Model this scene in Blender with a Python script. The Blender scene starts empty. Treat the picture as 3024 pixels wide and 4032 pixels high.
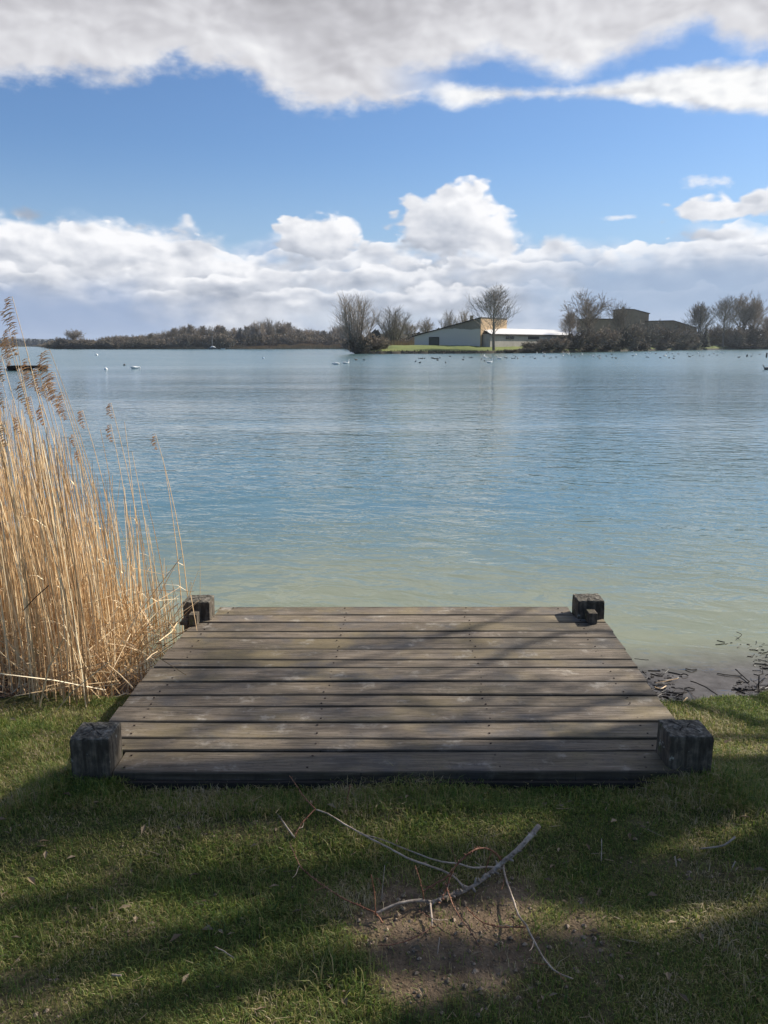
import bpy, math, random
import numpy as np
from mathutils import Vector, Matrix
C = bpy.context.scene
COL = C.collection
R = math.radians
rnd = random.Random(7)
nrs = np.random.RandomState(11)
PI = math.pi

# ------------------------------------------------------------ camera
F, HOR, CZ = 3270.0, 1361.0, 1.88            # focal length and horizon row in the 3024x4032 frame, eye height
PIT = math.atan((2016 - HOR) / F)
CP, SP = math.cos(PIT), math.sin(PIT)
cam_d = bpy.data.cameras.new('camera')
cam = bpy.data.objects.new('camera', cam_d); COL.objects.link(cam)
cam_d.sensor_fit = 'HORIZONTAL'; cam_d.sensor_width = 36.0; cam_d.lens = 36.0 * F / 3024.0
cam_d.clip_start = 0.05; cam_d.clip_end = 30000
cam.location = (0, 0, CZ); cam.rotation_euler = (PI / 2 - PIT, 0, 0)
C.camera = cam

def on_z(px, py, z):
    """point of the place seen at photo pixel px,py lying at height z"""
    v = (py - 2016) / F; u = (px - 1512) / F
    t = (CZ - z) / (SP + CP * v)
    return Vector((u * t, (CP - SP * v) * t, z))
def at_d(px, py, D):
    """point of the place seen at photo pixel px,py lying D metres away"""
    v = (py - 2016) / F; u = (px - 1512) / F
    t = D / (CP - SP * v)
    return Vector((u * t, D, CZ - (SP + CP * v) * t))
def azel(dx, dy):
    v = (dy * 1.8227 - 2016) / F; u = (dx * 1.8227 - 1512) / F
    fw = CP - SP * v; up = -(SP + CP * v)
    return math.degrees(math.atan2(u, fw)), math.degrees(math.atan2(up, math.hypot(fw, u)))

# ------------------------------------------------------------ sun, sky
SUN_AZ, SUN_EL = 60.0, 37.0                   # clockwise from the view direction
sd = Vector((math.sin(R(SUN_AZ)) * math.cos(R(SUN_EL)), math.cos(R(SUN_AZ)) * math.cos(R(SUN_EL)), math.sin(R(SUN_EL))))
sl = bpy.data.lights.new('sun', 'SUN'); sl.energy = 5.0; sl.angle = R(0.53); sl.color = (1.0, 0.93, 0.82)
so = bpy.data.objects.new('sun', sl); COL.objects.link(so)
so.rotation_euler = sd.to_track_quat('Z', 'Y').to_euler(); so.location = (20, 10, 30)

C.view_settings.view_transform = 'Standard'; C.view_settings.look = 'None'
C.view_settings.exposure = 0.55; C.view_settings.gamma = 1.0
C.render.engine = 'CYCLES'
C.cycles.max_bounces = 6; C.cycles.transparent_max_bounces = 8
C.cycles.volume_bounces = 0

class NT:
    """small helper to write node graphs"""
    def __init__(s, tree): s.t = tree; s.n = tree.nodes; s.l = tree.links
    def put(s, sock, v):
        if isinstance(v, bpy.types.NodeSocket): s.l.new(v, sock)
        elif v is not None:
            if sock.type == 'VECTOR' and isinstance(v, (int, float)): v = (v, v, v)
            if sock.type == 'RGBA' and len(v) == 3: v = (*v, 1)
            sock.default_value = v
    def m(s, op, a, b=None, c=None, clamp=False):
        n = s.n.new('ShaderNodeMath'); n.operation = op; n.use_clamp = clamp
        s.put(n.inputs[0], a)
        if b is not None: s.put(n.inputs[1], b)
        if c is not None: s.put(n.inputs[2], c)
        return n.outputs[0]
    def vm(s, op, a, b=None):
        n = s.n.new('ShaderNodeVectorMath'); n.operation = op
        s.put(n.inputs[0], a)
        if b is not None: s.put(n.inputs[1], b)
        return n.outputs['Value'] if op in ('LENGTH', 'DOT_PRODUCT') else n.outputs[0]
    def noise(s, vec, scale, detail=3, rough=0.55, dist=0.0, out='Fac', kind='FBM'):
        n = s.n.new('ShaderNodeTexNoise'); n.noise_type = kind
        s.put(n.inputs['Vector'], vec); n.inputs['Scale'].default_value = scale
        n.inputs['Detail'].default_value = detail; n.inputs['Roughness'].default_value = rough
        n.inputs['Distortion'].default_value = dist
        return n.outputs[out]
    def vor(s, vec, scale, feat='F1', out='Distance', rand=1.0):
        n = s.n.new('ShaderNodeTexVoronoi'); n.feature = feat
        s.put(n.inputs['Vector'], vec); n.inputs['Scale'].default_value = scale
        n.inputs['Randomness'].default_value = rand
        return n.outputs[out]
    def ramp(s, fac, pts, interp='LINEAR'):
        n = s.n.new('ShaderNodeValToRGB'); s.put(n.inputs[0], fac); n.color_ramp.interpolation = interp
        e = n.color_ramp.elements
        while len(e) < len(pts): e.new(0.5)
        for q, (p, c) in zip(e, pts):
            q.position = p; q.color = (*c, 1) if len(c) == 3 else c
        return n.outputs[0]
    def sm(s, x, lo, hi, a=0.0, b=1.0):
        n = s.n.new('ShaderNodeMapRange'); n.interpolation_type = 'SMOOTHSTEP'
        s.put(n.inputs[0], x); s.put(n.inputs[1], lo); s.put(n.inputs[2], hi); s.put(n.inputs[3], a); s.put(n.inputs[4], b)
        return n.outputs[0]
    def mix(s, f, a, b, mode='MIX'):
        n = s.n.new('ShaderNodeMix'); n.data_type = 'RGBA'; n.blend_type = mode
        s.put(n.inputs[0], f); s.put(n.inputs[6], a); s.put(n.inputs[7], b)
        return n.outputs[2]
    def sep(s, v):
        n = s.n.new('ShaderNodeSeparateXYZ'); s.put(n.inputs[0], v); return n.outputs
    def comb(s, x, y, z):
        n = s.n.new('ShaderNodeCombineXYZ')
        for i, q in enumerate((x, y, z)): s.put(n.inputs[i], q)
        return n.outputs[0]
    def curve(s, az, pts, lo, hi, elmax):
        """float curve: azimuth in degrees -> elevation in degrees"""
        x = s.m('DIVIDE', s.m('SUBTRACT', az, lo), hi - lo, clamp=True)
        n = s.n.new('ShaderNodeFloatCurve'); s.put(n.inputs['Value'], x)
        c = n.mapping.curves[0]
        pts = sorted(pts)
        P = [((a - lo) / (hi - lo), e / elmax) for a, e in pts]
        while len(c.points) < len(P): c.points.new(0.5, 0.5)
        for q, (a, e) in zip(c.points, P): q.location = (min(max(a, 0), 1), e)
        n.mapping.update()
        return s.m('MULTIPLY', n.outputs[0], elmax)

w = bpy.data.worlds.new('World'); C.world = w; w.use_nodes = True
w.node_tree.nodes.clear()
k = NT(w.node_tree)
SKY_STR = 0.1
tc = k.n.new('ShaderNodeTexCoord')
d = k.vm('NORMALIZE', tc.outputs['Generated'])
dx, dy, dz = k.sep(d)
az = k.m('MULTIPLY', k.m('ARCTAN2', dx, dy), 57.29578)
el = k.m('MULTIPLY', k.m('ARCSINE', dz), 57.29578)
sky = k.n.new('ShaderNodeTexSky'); sky.sky_type = 'NISHITA'; sky.sun_disc = False
sky.sun_elevation = R(SUN_EL); sky.sun_rotation = R(SUN_AZ); sky.air_density = 1.0; sky.dust_density = 0.6; sky.ozone_density = 1.6
skyc = k.mix(1.0, sky.outputs[0], (0.70, 0.91, 1.18), 'MULTIPLY')
# cloud space: flattened towards the horizon
cv = k.comb(k.m('MULTIPLY', az, 0.1), k.m('MULTIPLY', el, 0.17), 0.0)
n_big = k.m('SUBTRACT', k.noise(cv, 1.6, 6, 0.55, 0.3), 0.5)
n_fine = k.m('SUBTRACT', k.noise(cv, 6.0, 6, 0.6), 0.5)
bil = k.vor(k.vm('ADD', cv, k.comb(k.m('MULTIPLY', n_fine, .12), k.m('MULTIPLY', n_big, .2), 0.0)), 7.0, 'SMOOTH_F1')
bil2 = k.vor(k.vm('ADD', cv, k.comb(k.m('MULTIPLY', n_fine, .10), 0.0, 0.0)), 17.0, 'SMOOTH_F1')
billow = k.m('ADD', k.m('MULTIPLY', bil, -1.6), k.m('MULTIPLY', bil2, -0.8))
cv2 = k.vm('ADD', cv, (0.07, 0.075, 0))
n_big2 = k.m('SUBTRACT', k.noise(cv2, 1.6, 6, 0.55, 0.3), 0.5)
n_fine2 = k.m('SUBTRACT', k.noise(cv2, 6.0, 6, 0.6), 0.5)
relief = k.m('ADD', k.m('MULTIPLY', k.m('SUBTRACT', n_big, n_big2), 2.2), k.m('MULTIPLY', k.m('SUBTRACT', n_fine, n_fine2), 0.7))
LO, HI, EM = -40.0, 40.0, 40.0
def crv(pts, side=None):
    P = [azel(*p) for p in pts]
    P = [(LO, P[0][1])] + P + [(HI, P[-1][1])]
    return k.curve(az, P, LO, HI, EM)
inr = k.m('MULTIPLY', k.sm(k.m('ABSOLUTE', az), 32.0, 50.0, 1.0, 0.0), k.sm(el, 30.0, 43.0, 1.0, 0.0))      # beyond the view the clouds are free noise
# low haze over the horizon
sky1 = k.mix(k.sm(el, 0.0, 13.0, 0.75, 0.0), skyc, tuple(v / SKY_STR for v in (0.42, 0.56, 0.74)))
def cloud(base, mask, col):
    return k.mix(mask, base, col)
def tone(b, wcol=(0.97, 0.97, 0.99), gcol=(0.36, 0.40, 0.48)):
    """brightness 0..1 -> cloud colour"""
    return k.ramp(b, [(0.0, tuple(v / SKY_STR for v in gcol)), (0.45, tuple(v / SKY_STR for v in (0.60, 0.63, 0.70))), (1.0, tuple(v / SKY_STR for v in wcol))])
def W(r, g, b): return tuple(v / SKY_STR for v in (r, g, b))
n_soft = k.m('SUBTRACT', k.noise(cv, 2.3, 3, 0.5, 0.2), 0.5)
n_soft2 = k.m('SUBTRACT', k.noise(k.vm('ADD', cv, (0.05, 0.06, 0)), 2.3, 3, 0.5, 0.2), 0.5)
rel = k.m('ADD', k.m('MULTIPLY', k.m('SUBTRACT', n_soft, n_soft2), 2.6), k.m('MULTIPLY', k.m('SUBTRACT', n_fine, n_fine2), 0.6))
edge_n = k.m('ADD', k.m('MULTIPLY', billow, 0.55), k.m('ADD', k.m('MULTIPLY', n_fine, 0.7), 0.38))
# whitish veil behind the whole row
ev = crv([(0,470),(200,465),(400,480),(480,520),(530,505),(640,480),(760,505),(840,510),(1140,500),(1200,503),(1300,507),(1400,503),(1480,480),(1659,470)])
dv = k.m('ADD', k.m('SUBTRACT', ev, el), k.m('ADD', k.m('MULTIPLY', n_soft, 2.4), k.m('MULTIPLY', n_fine, 1.0)))
vc = k.mix(k.sm(k.m('ADD', rel, n_soft), -.35, .35), W(.42,.54,.74), W(.74,.81,.92))
holes = k.m('MULTIPLY', k.sm(k.noise(k.vm('ADD', cv, (3.1, 1.7, 0)), 2.2, 4, .55), .50, .66), k.sm(az, -12.0, 0.0))
veil = k.m('SUBTRACT', 0.92, k.m('MULTIPLY', holes, .65))
S = k.mix(k.m('MULTIPLY', k.m('MULTIPLY', k.sm(dv, 0.0, 1.6), inr), veil), sky1, vc)
def puff(S, cx, cy, rx, rt, rb, top=1.0, base=.25, soft=.22, amp=1.0, op=1.0):
    """one cumulus: centre, half width, height above and below the centre in photo units"""
    a, e = azel(cx, cy); kx = 0.0318; 
    u = k.m('DIVIDE', k.m('SUBTRACT', az, a), rx*kx); dv_ = k.m('SUBTRACT', el, e)
    v = k.m('ADD', k.m('DIVIDE', k.m('MAXIMUM', dv_, 0.0), rt*kx), k.m('DIVIDE', k.m('MINIMUM', dv_, 0.0), rb*kx))
    r = k.m('SQRT', k.m('ADD', k.m('MULTIPLY', u, u), k.m('MULTIPLY', v, v)))
    sz = min(1.0, (rt*kx)/2.2)
    dd = k.m('ADD', k.m('SUBTRACT', 1.0, r), k.m('MULTIPLY', edge_n, amp*(.62 if rt > 50 else .85)))
    br = k.m('ADD', k.m('ADD', k.m('MULTIPLY', k.m('ADD', k.m('MULTIPLY', v, .62), k.m('MULTIPLY', u, .34)), (top-base)*.62), (top+base)*.46), k.m('MULTIPLY', rel, .75), clamp=True)
    return k.mix(k.m('MULTIPLY', k.m('MULTIPLY', k.sm(dd, 0.0, soft), inr), op), S, tone(br))
# left mass
e1 = crv([(0,452),(60,455),(110,462),(150,465),(210,448),(250,457),(300,472),(350,482),(385,490),(430,503),(470,520),(540,545),(620,575),(700,610),(1659,660)])
d1 = k.m('ADD', k.m('SUBTRACT', e1, el), k.m('MULTIPLY', edge_n, 1.3))
b1 = k.m('ADD', k.m('ADD', k.sm(d1, 0.5, 7.0, 1.0, 0.50), k.m('MULTIPLY', rel, .9)), k.m('MULTIPLY', n_soft, -0.9), clamp=True)
S = k.mix(k.m('MULTIPLY', k.m('MULTIPLY', k.sm(d1, 0.0, 0.9), inr), k.sm(k.m('ADD', az, k.m('MULTIPLY', n_soft, 8.0)), -9.0, -2.0, 1.0, 0.0)), S, tone(b1, gcol=(.42,.48,.60)))
def row_layer(S, pts, amp, fade, op, off, lo, hi):
    """a bank of cumulus heads: crisp scalloped top, grey under-sides that melt into the veil"""
    cvo = k.vm('ADD', cv, off)
    f = k.m('SUBTRACT', k.noise(cvo, 6.5, 5, .6), .5); g_ = k.m('SUBTRACT', k.noise(cvo, 2.0, 3, .5), .5)
    b_ = k.vor(k.vm('ADD', cvo, k.comb(k.m('MULTIPLY', f, .10), k.m('MULTIPLY', g_, .2), 0.0)), 5.5, 'SMOOTH_F1'); b2_ = k.vor(cvo, 14.0, 'SMOOTH_F1')
    e = k.m('ADD', k.m('MULTIPLY', b_, -amp*2.0), k.m('ADD', k.m('MULTIPLY', b2_, -amp*.7), k.m('ADD', k.m('MULTIPLY', f, amp*.9), k.m('ADD', k.m('MULTIPLY', g_, amp*2.0), amp*.95))))
    dd = k.m('ADD', k.m('SUBTRACT', crv(pts), el), e)
    br = k.m('ADD', k.m('ADD', k.sm(dd, 0.0, fade, hi, lo), k.m('MULTIPLY', k.m('SUBTRACT', .42, b_), .85)), k.m('MULTIPLY', rel, .5), clamp=True)
    mk = k.m('MULTIPLY', k.sm(dd, 0.0, .24), k.sm(dd, fade*.9, fade*2.2, 1.0, .35))
    gp = k.sm(k.noise(k.vm('ADD', cvo, (1.3, 2.7, 0)), 1.9, 4, .55), .50, .62, 1.0, .30)
    return k.mix(k.m('MULTIPLY', k.m('MULTIPLY', k.m('MULTIPLY', mk, gp), inr), op), S, tone(br))
S = row_layer(S, [(0,480),(200,490),(400,520),(520,540),(600,505),(760,520),(850,500),(1100,515),(1250,515),(1400,520),(1659,480)], .9, 1.7, .9, (2.0,.4,0), .42, 1.15)
S = row_layer(S, [(0,560),(200,590),(400,590),(600,575),(800,560),(1000,560),(1150,550),(1300,560),(1500,540),(1659,540)], .8, 1.3, .9, (5.0,1.4,0), .30, 1.1)
S = row_layer(S, [(0,620),(300,625),(500,620),(700,615),(900,620),(1100,610),(1300,620),(1659,600)], .6, .9, .8, (8.0,2.4,0), .25, 1.0)
for P_ in [(405,468,26,16,34,1,.7,.9,1.6,.85), (62,466,46,20,20,.25,.0,.9,1.2,.8), (185,497,40,20,16,.45,.2,.9,1.2,.7), (300,490,30,10,10,.45,.3,.9,1.2,.5), (110,540,120,70,50,1.1,.75,.8), (415,530,85,48,52,.85,.35,.8), (690,528,112,72,36,1.15,.15), (640,500,60,38,30,1.1,.45),
           (800,545,60,30,25,.8,.4,.7), (985,498,148,112,66,1.25,.10,.22), (1080,520,60,70,50,1.2,.6,.5), (905,500,60,45,40,.85,.15,.6), (975,545,55,22,20,.45,.15,.6), (1010,560,80,26,26,1.0,.55,.7), (1195,528,62,36,40,1.0,.55,.7), (860,566,62,28,22,1.0,.45,.6), (720,600,70,26,24,.8,.4,.7),
           (300,612,95,26,22,.85,.05,.6), (425,622,62,28,26,.75,.15,.6), (590,600,72,26,22,1.05,.3,.6), (520,632,66,24,20,.65,.05,.6), (130,600,150,26,30,.6,.25,.9), (640,655,60,13,12,.95,.5,.8), (980,640,70,22,16,1.05,.6,.8), (1300,560,130,30,26,.85,.55,.9,1.2,.7), (1070,600,120,22,18,.75,.5,.9,1.2,.6),
           (1540,462,100,42,22,1.25,.35,.3), (1640,435,58,34,44,1.2,.3,.3), (1555,508,110,18,16,.8,.35,.6), (1570,546,120,22,14,1.1,.6,.5), (1620,430,34,14,12,.5,.3,.6,1,.7)]:
    S = puff(S, *P_)
# rain curtains low at the left and right
w1 = k.m('ADD', az, k.m('ADD', k.m('MULTIPLY', n_soft, 9.0), k.m('MULTIPLY', el, .9)))
rl = k.m('MULTIPLY', k.sm(w1, -8.0, -15.5), k.sm(k.m('ADD', el, k.m('MULTIPLY', n_soft, 3.0)), 4.6, 2.2))
S = k.mix(k.m('MULTIPLY', k.m('MULTIPLY', rl, inr), .88), S, W(.30,.40,.60))
rr_ = k.m('MULTIPLY', k.sm(k.m('ADD', az, k.m('MULTIPLY', n_soft, 12.0)), 7.0, 14.0), k.m('MULTIPLY', k.sm(k.m('ADD', el, k.m('MULTIPLY', n_soft, 2.0)), 6.3, 4.2), k.sm(el, .2, 2.6, .45, 1.0)))
S = k.mix(k.m('MULTIPLY', k.m('MULTIPLY', rr_, inr), .85), S, W(.33,.44,.62))
# small wisps on the right
def blob(cx, cy, rx, ry, amp=0.9):
    a, e = azel(cx, cy)
    u = k.m('DIVIDE', k.m('SUBTRACT', az, a), rx); v = k.m('DIVIDE', k.m('SUBTRACT', el, e), ry)
    r = k.m('SQRT', k.m('ADD', k.m('MULTIPLY', u, u), k.m('MULTIPLY', v, v)))
    return k.m('ADD', k.m('SUBTRACT', 1.0, r), k.m('ADD', k.m('MULTIPLY', n_fine, 2.6), k.m('MULTIPLY', n_big, amp)))
wis = k.m('MAXIMUM', blob(1530, 395, 1.7, 0.5), blob(1335, 470, 1.4, 0.22))
S = cloud(S, k.sm(wis, 0.1, 1.0, 0.0, 0.75), tone(0.92))
# high bank over the top of the view
eA = crv([(0,190),(150,182),(290,196),(350,158),(440,165),(540,182),(590,225),(640,250),(740,255),(860,242),(920,222),(1000,236),(1100,215),(1190,212),(1300,215),(1400,225),(1500,236),(1659,250)])
dA = k.m('ADD', k.m('SUBTRACT', el, eA), k.m('ADD', .15, k.m('ADD', k.m('MULTIPLY', n_fine, 2.4), k.m('MULTIPLY', n_soft, .5))))
hb = crv([(0,174),(900,174),(935,175),(1050,186),(1190,194),(1300,181),(1400,156),(1500,138),(1659,132)])
ht = crv([(0,178),(900,178),(935,175),(1000,152),(1080,140),(1150,160),(1220,182),(1290,163),(1340,140),(1400,112),(1470,92),(1515,70),(1560,105),(1659,122)])
dh = k.m('ADD', k.m('MINIMUM', k.m('SUBTRACT', el, hb), k.m('SUBTRACT', ht, el)), k.m('ADD', 0.25, k.m('ADD', k.m('MULTIPLY', n_fine, -1.6), k.m('MULTIPLY', n_soft, -0.9))))
dh = k.m('SUBTRACT', k.m('MINIMUM', dh, k.m('MULTIPLY', k.m('SUBTRACT', az, azel(935, 170)[0]), 0.25)), 0.22)
dA = k.m('MINIMUM', dA, k.m('SUBTRACT', 0.35, dh))
deep = k.sm(k.m('SUBTRACT', el, eA), 0.5, 7.5)
darkl = k.sm(k.m('ADD', az, k.m('MULTIPLY', n_soft, 16.0)), 12.0, -4.0)
bA = k.m('ADD', k.m('SUBTRACT', k.m('SUBTRACT', 0.88, k.m('MULTIPLY', deep, 0.26)), k.m('MULTIPLY', darkl, k.m('ADD', .12, k.m('MULTIPLY', deep, 0.28)))), k.m('ADD', k.m('MULTIPLY', k.m('SUBTRACT', n_soft, n_soft2), 1.5), k.m('MULTIPLY', n_soft, -0.55)), clamp=True)
S = cloud(S, k.m('MULTIPLY', k.sm(dA, 0.0, 1.6), inr), k.ramp(bA, [(0.0, W(.36,.355,.38)), (.5, W(.58,.575,.61)), (.8, W(.77,.77,.80)), (1, W(.92,.92,.93))]))
# long white streak under the gap
dl = k.m('ADD', k.m('MINIMUM', k.m('SUBTRACT', el, eA), k.m('SUBTRACT', hb, el)), k.m('ADD', .22, k.m('ADD', k.m('MULTIPLY', n_fine, .8), k.m('MULTIPLY', n_soft, .5))))
dl = k.m('MULTIPLY', k.sm(dl, 0.0, .75), k.sm(az, azel(880, 200)[0], azel(1000, 200)[0]))
S = k.mix(k.m('MULTIPLY', dl, inr), S, k.ramp(k.m('ADD', .72, k.m('ADD', rel, n_soft)), [(.3, W(.62,.63,.67)), (.75, W(.86,.87,.89)), (1, W(.97,.97,.97))]))
# rest of the sky, outside the view: broken cloud
fv = k.comb(dx, dy, k.m('MULTIPLY', dz, 1.8))
nf = k.noise(fv, 3.2, 5, 0.55, 0.2)
# clouds towards the sun scatter more of its light forward
glow = k.m('ADD', 1.0, k.m('MULTIPLY', k.sm(k.vm('DOT_PRODUCT', d, tuple(sd)), .80, .97), .8))
glow3 = k.comb(glow, glow, glow)
S = k.mix(k.m('MULTIPLY', k.sm(dA, 0.0, 1.6), inr), S, k.mix(1.0, S, glow3, 'MULTIPLY'))
freem = k.m('MULTIPLY', k.m('MAXIMUM', k.sm(nf, 0.56, 0.66), k.sm(k.vm('DOT_PRODUCT', d, tuple(sd)), .70, .90, 0, .7)), 0.9)
freec = k.mix(1.0, tone(k.sm(nf, 0.56, 0.78, .8, 0.2)), glow3, 'MULTIPLY')
S = cloud(S, k.m('MULTIPLY', freem, k.m('SUBTRACT', 1.0, inr)), freec)
S2 = cloud(sky1, freem, freec)
here = k.m('MULTIPLY', k.m('GREATER_THAN', inr, 0.001), k.m('MULTIPLY', k.m('LESS_THAN', el, 44.0), k.m('GREATER_THAN', el, -1.0)))
bg = k.n.new('ShaderNodeBackground'); bg.inputs['Strength'].default_value = SKY_STR * .70
k.l.new(S, bg.inputs['Color'])
bg2 = k.n.new('ShaderNodeBackground'); bg2.inputs['Strength'].default_value = SKY_STR * .70
k.l.new(S2, bg2.inputs['Color'])
mx = k.n.new('ShaderNodeMixShader'); k.l.new(here, mx.inputs[0]); k.l.new(bg2.outputs[0], mx.inputs[1]); k.l.new(bg.outputs[0], mx.inputs[2])
wo = k.n.new('ShaderNodeOutputWorld'); k.l.new(mx.outputs[0], wo.inputs['Surface'])
w.cycles.sampling_method = 'NONE'

# ------------------------------------------------------------ mesh helpers
class MB:
    def __init__(s): s.v = []; s.f = []; s.mi = []
    def quad(s, a, b, c, d_, mi=0):
        i = len(s.v); s.v += [tuple(a), tuple(b), tuple(c), tuple(d_)]; s.f.append((i, i+1, i+2, i+3)); s.mi.append(mi)
    def tri(s, a, b, c, mi=0):
        i = len(s.v); s.v += [tuple(a), tuple(b), tuple(c)]; s.f.append((i, i+1, i+2)); s.mi.append(mi)
    def poly(s, pts, mi=0):
        i = len(s.v); s.v += [tuple(p) for p in pts]; s.f.append(tuple(range(i, i+len(pts)))); s.mi.append(mi)
    def tube(s, pts, rad, n=4, cap=True, mi=0, squash=None):
        pts = [Vector(p) for p in pts]
        base = len(s.v); ph = rnd.random() * 6
        for i, p in enumerate(pts):
            t = (pts[min(i+1, len(pts)-1)] - pts[max(i-1, 0)])
            if t.length < 1e-9: t = Vector((0, 0, 1))
            t.normalize()
            a = Vector((0, 0, 1)) if abs(t.z) < 0.9 else Vector((1, 0, 0))
            u = t.cross(a).normalized(); w_ = t.cross(u)
            r = rad[i] if not isinstance(rad, (int, float)) else rad
            sq = squash[i] if squash else 1.0
            for j in range(n):
                an = 2 * PI * j / n + (0 if squash else ph)
                q = p + u * (math.cos(an) * r) + w_ * (math.sin(an) * r * sq)
                s.v.append((q.x, q.y, q.z))
        for i in range(len(pts) - 1):
            for j in range(n):
                a = base + i*n + j; b = base + i*n + (j+1) % n
                s.f.append((a, b, b+n, a+n)); s.mi.append(mi)
        if cap:
            s.f.append(tuple(base + j for j in range(n))[::-1]); s.mi.append(mi)
            e = base + (len(pts)-1)*n
            s.f.append(tuple(e + j for j in range(n))); s.mi.append(mi)
    def box(s, x0, x1, y0, y1, z0, z1, mi=0):
        s.hexa([(x0,y0),(x1,y0),(x1,y1),(x0,y1)], z0, z1, mi)
    def hexa(s, c, z0, z1, mi=0):
        """prism over a footprint; z1 may be a list of top heights"""
        n = len(c); z1s = z1 if isinstance(z1, (list, tuple)) else [z1]*n
        i = len(s.v)
        s.v += [(x, y, z0) for x, y in c] + [(x, y, z) for (x, y), z in zip(c, z1s)]
        s.f.append(tuple(range(i, i+n))[::-1]); s.f.append(tuple(range(i+n, i+2*n))); s.mi += [mi, mi]
        for j in range(n):
            a, b = i+j, i+(j+1) % n
            s.f.append((a, b, b+n, a+n)); s.mi.append(mi)
    def mesh(s, name, mats, smooth=False):
        me = bpy.data.meshes.new(name); me.from_pydata(s.v, [], s.f)
        for m_ in (mats if isinstance(mats, (list, tuple)) else [mats]): me.materials.append(m_)
        if any(s.mi): me.polygons.foreach_set('material_index', s.mi)
        if smooth: me.polygons.foreach_set('use_smooth', [True]*len(s.f))
        me.update(); return me
def obj(name, me, parent=None, loc=None):
    o = bpy.data.objects.new(name, me); COL.objects.link(o)
    if parent: o.parent = parent
    if loc is not None: o.location = loc
    return o
def build(name, mb, mats, parent=None, loc=None, smooth=False, bevel=0):
    o = obj(name, mb.mesh(name, mats, smooth), parent, loc)
    if bevel:
        b = o.modifiers.new('bevel', 'BEVEL'); b.width = bevel; b.segments = 2; b.limit_method = 'ANGLE'
    return o
def tag(o, label, cat, group=None, kind=None):
    o['label'] = label; o['category'] = cat
    if group: o['group'] = group
    if kind: o['kind'] = kind
    return o
def thing(name, label, cat, loc=(0,0,0), group=None):
    o = bpy.data.objects.new(name, None); o.empty_display_size = 0.2; COL.objects.link(o); o.location = loc
    return tag(o, label, cat, group)
def structure(o): o['kind'] = 'structure'; return o
def copy_thing(src, loc, rz=0.0, sc=(1,1,1), label=None, group=None):
    c = src.copy(); COL.objects.link(c); c.location = loc; c.rotation_euler = (0, 0, rz); c.scale = sc
    if label: c['label'] = label
    if group: c['group'] = group
    for ch in src.children:
        q = ch.copy(); COL.objects.link(q); q.parent = c
        for g in ch.children:
            h = g.copy(); COL.objects.link(h); h.parent = q
    return c

def mat(name, col=(.5,.5,.5), rough=0.8, fn=None, spec=0.3):
    m_ = bpy.data.materials.new(name); m_.use_nodes = True
    nt = m_.node_tree; b = nt.nodes['Principled BSDF']
    b.inputs['Base Color'].default_value = (*col, 1); b.inputs['Roughness'].default_value = rough
    b.inputs['Specular IOR Level'].default_value = spec
    if fn: fn(NT(nt), b)
    return m_
def pos(k_):
    return k_.n.new('ShaderNodeNewGeometry').outputs['Position']
def objc(k_):
    return k_.n.new('ShaderNodeTexCoord').outputs['Object']
def island(k_):
    return k_.n.new('ShaderNodeNewGeometry').outputs['Random Per Island']
def objrand(k_):
    return k_.n.new('ShaderNodeObjectInfo').outputs['Random']
def bump(k_, b, h, strength, dist=0.01):
    n = k_.n.new('ShaderNodeBump'); n.inputs['Strength'].default_value = strength; n.inputs['Distance'].default_value = dist
    k_.put(n.inputs['Height'], h); k_.l.new(n.outputs[0], b.inputs['Normal'])

# value noise for placing things
_tab = np.random.RandomState(5).rand(256, 256)
def vn(x, y, s=1.0, o=0):
    x = np.asarray(x, float) * s + 31.7 + o; y = np.asarray(y, float) * s + 17.3 + o * 1.7
    xi = np.floor(x).astype(int); yi = np.floor(y).astype(int); fx = x - xi; fy = y - yi
    fx = fx*fx*(3-2*fx); fy = fy*fy*(3-2*fy)
    g = lambda a, b: _tab[a % 256, b % 256]
    return (g(xi, yi)*(1-fx)+g(xi+1, yi)*fx)*(1-fy) + (g(xi, yi+1)*(1-fx)+g(xi+1, yi+1)*fx)*fy
def fbm(x, y, s=1.0, o=0, n=4):
    r = 0; a = 0.5
    for i in range(n): r = r + a*vn(x, y, s, o+i*7); s *= 2.03; a *= 0.5
    return r / (1 - 0.5**n)
def sstep(x, a, b):
    t = np.clip((np.asarray(x, float)-a)/(b-a), 0, 1); return t*t*(3-2*t)

# ------------------------------------------------------------ materials
def mt_blade(cols):
    def fn(k_, b):
        r = island(k_); p = pos(k_)
        n = k_.m('ADD', k_.m('MULTIPLY', k_.m('SUBTRACT', k_.noise(p, 2.2, 3, .6), .5), 1.7), .5); n2 = k_.noise(p, 11.0, 2, .5)
        f = k_.m('ADD', k_.m('MULTIPLY', r, .62), k_.m('ADD', k_.m('MULTIPLY', n, 0.75), k_.m('MULTIPLY', n2, 0.35)))
        c = k_.ramp(k_.m('SUBTRACT', f, .25), cols)
        k_.l.new(c, b.inputs['Base Color'])
        translucent(k_, b, c, .42)
    return fn
def translucent(k_, b, c, f):
    """thin blades let sunlight through"""
    t = k_.n.new('ShaderNodeBsdfTranslucent'); k_.l.new(c, t.inputs['Color'])
    mx_ = k_.n.new('ShaderNodeMixShader'); mx_.inputs[0].default_value = f
    o = [n for n in k_.n if n.type == 'OUTPUT_MATERIAL'][0]
    k_.l.new(b.outputs[0], mx_.inputs[1]); k_.l.new(t.outputs[0], mx_.inputs[2]); k_.l.new(mx_.outputs[0], o.inputs['Surface'])
M = {}
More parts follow.
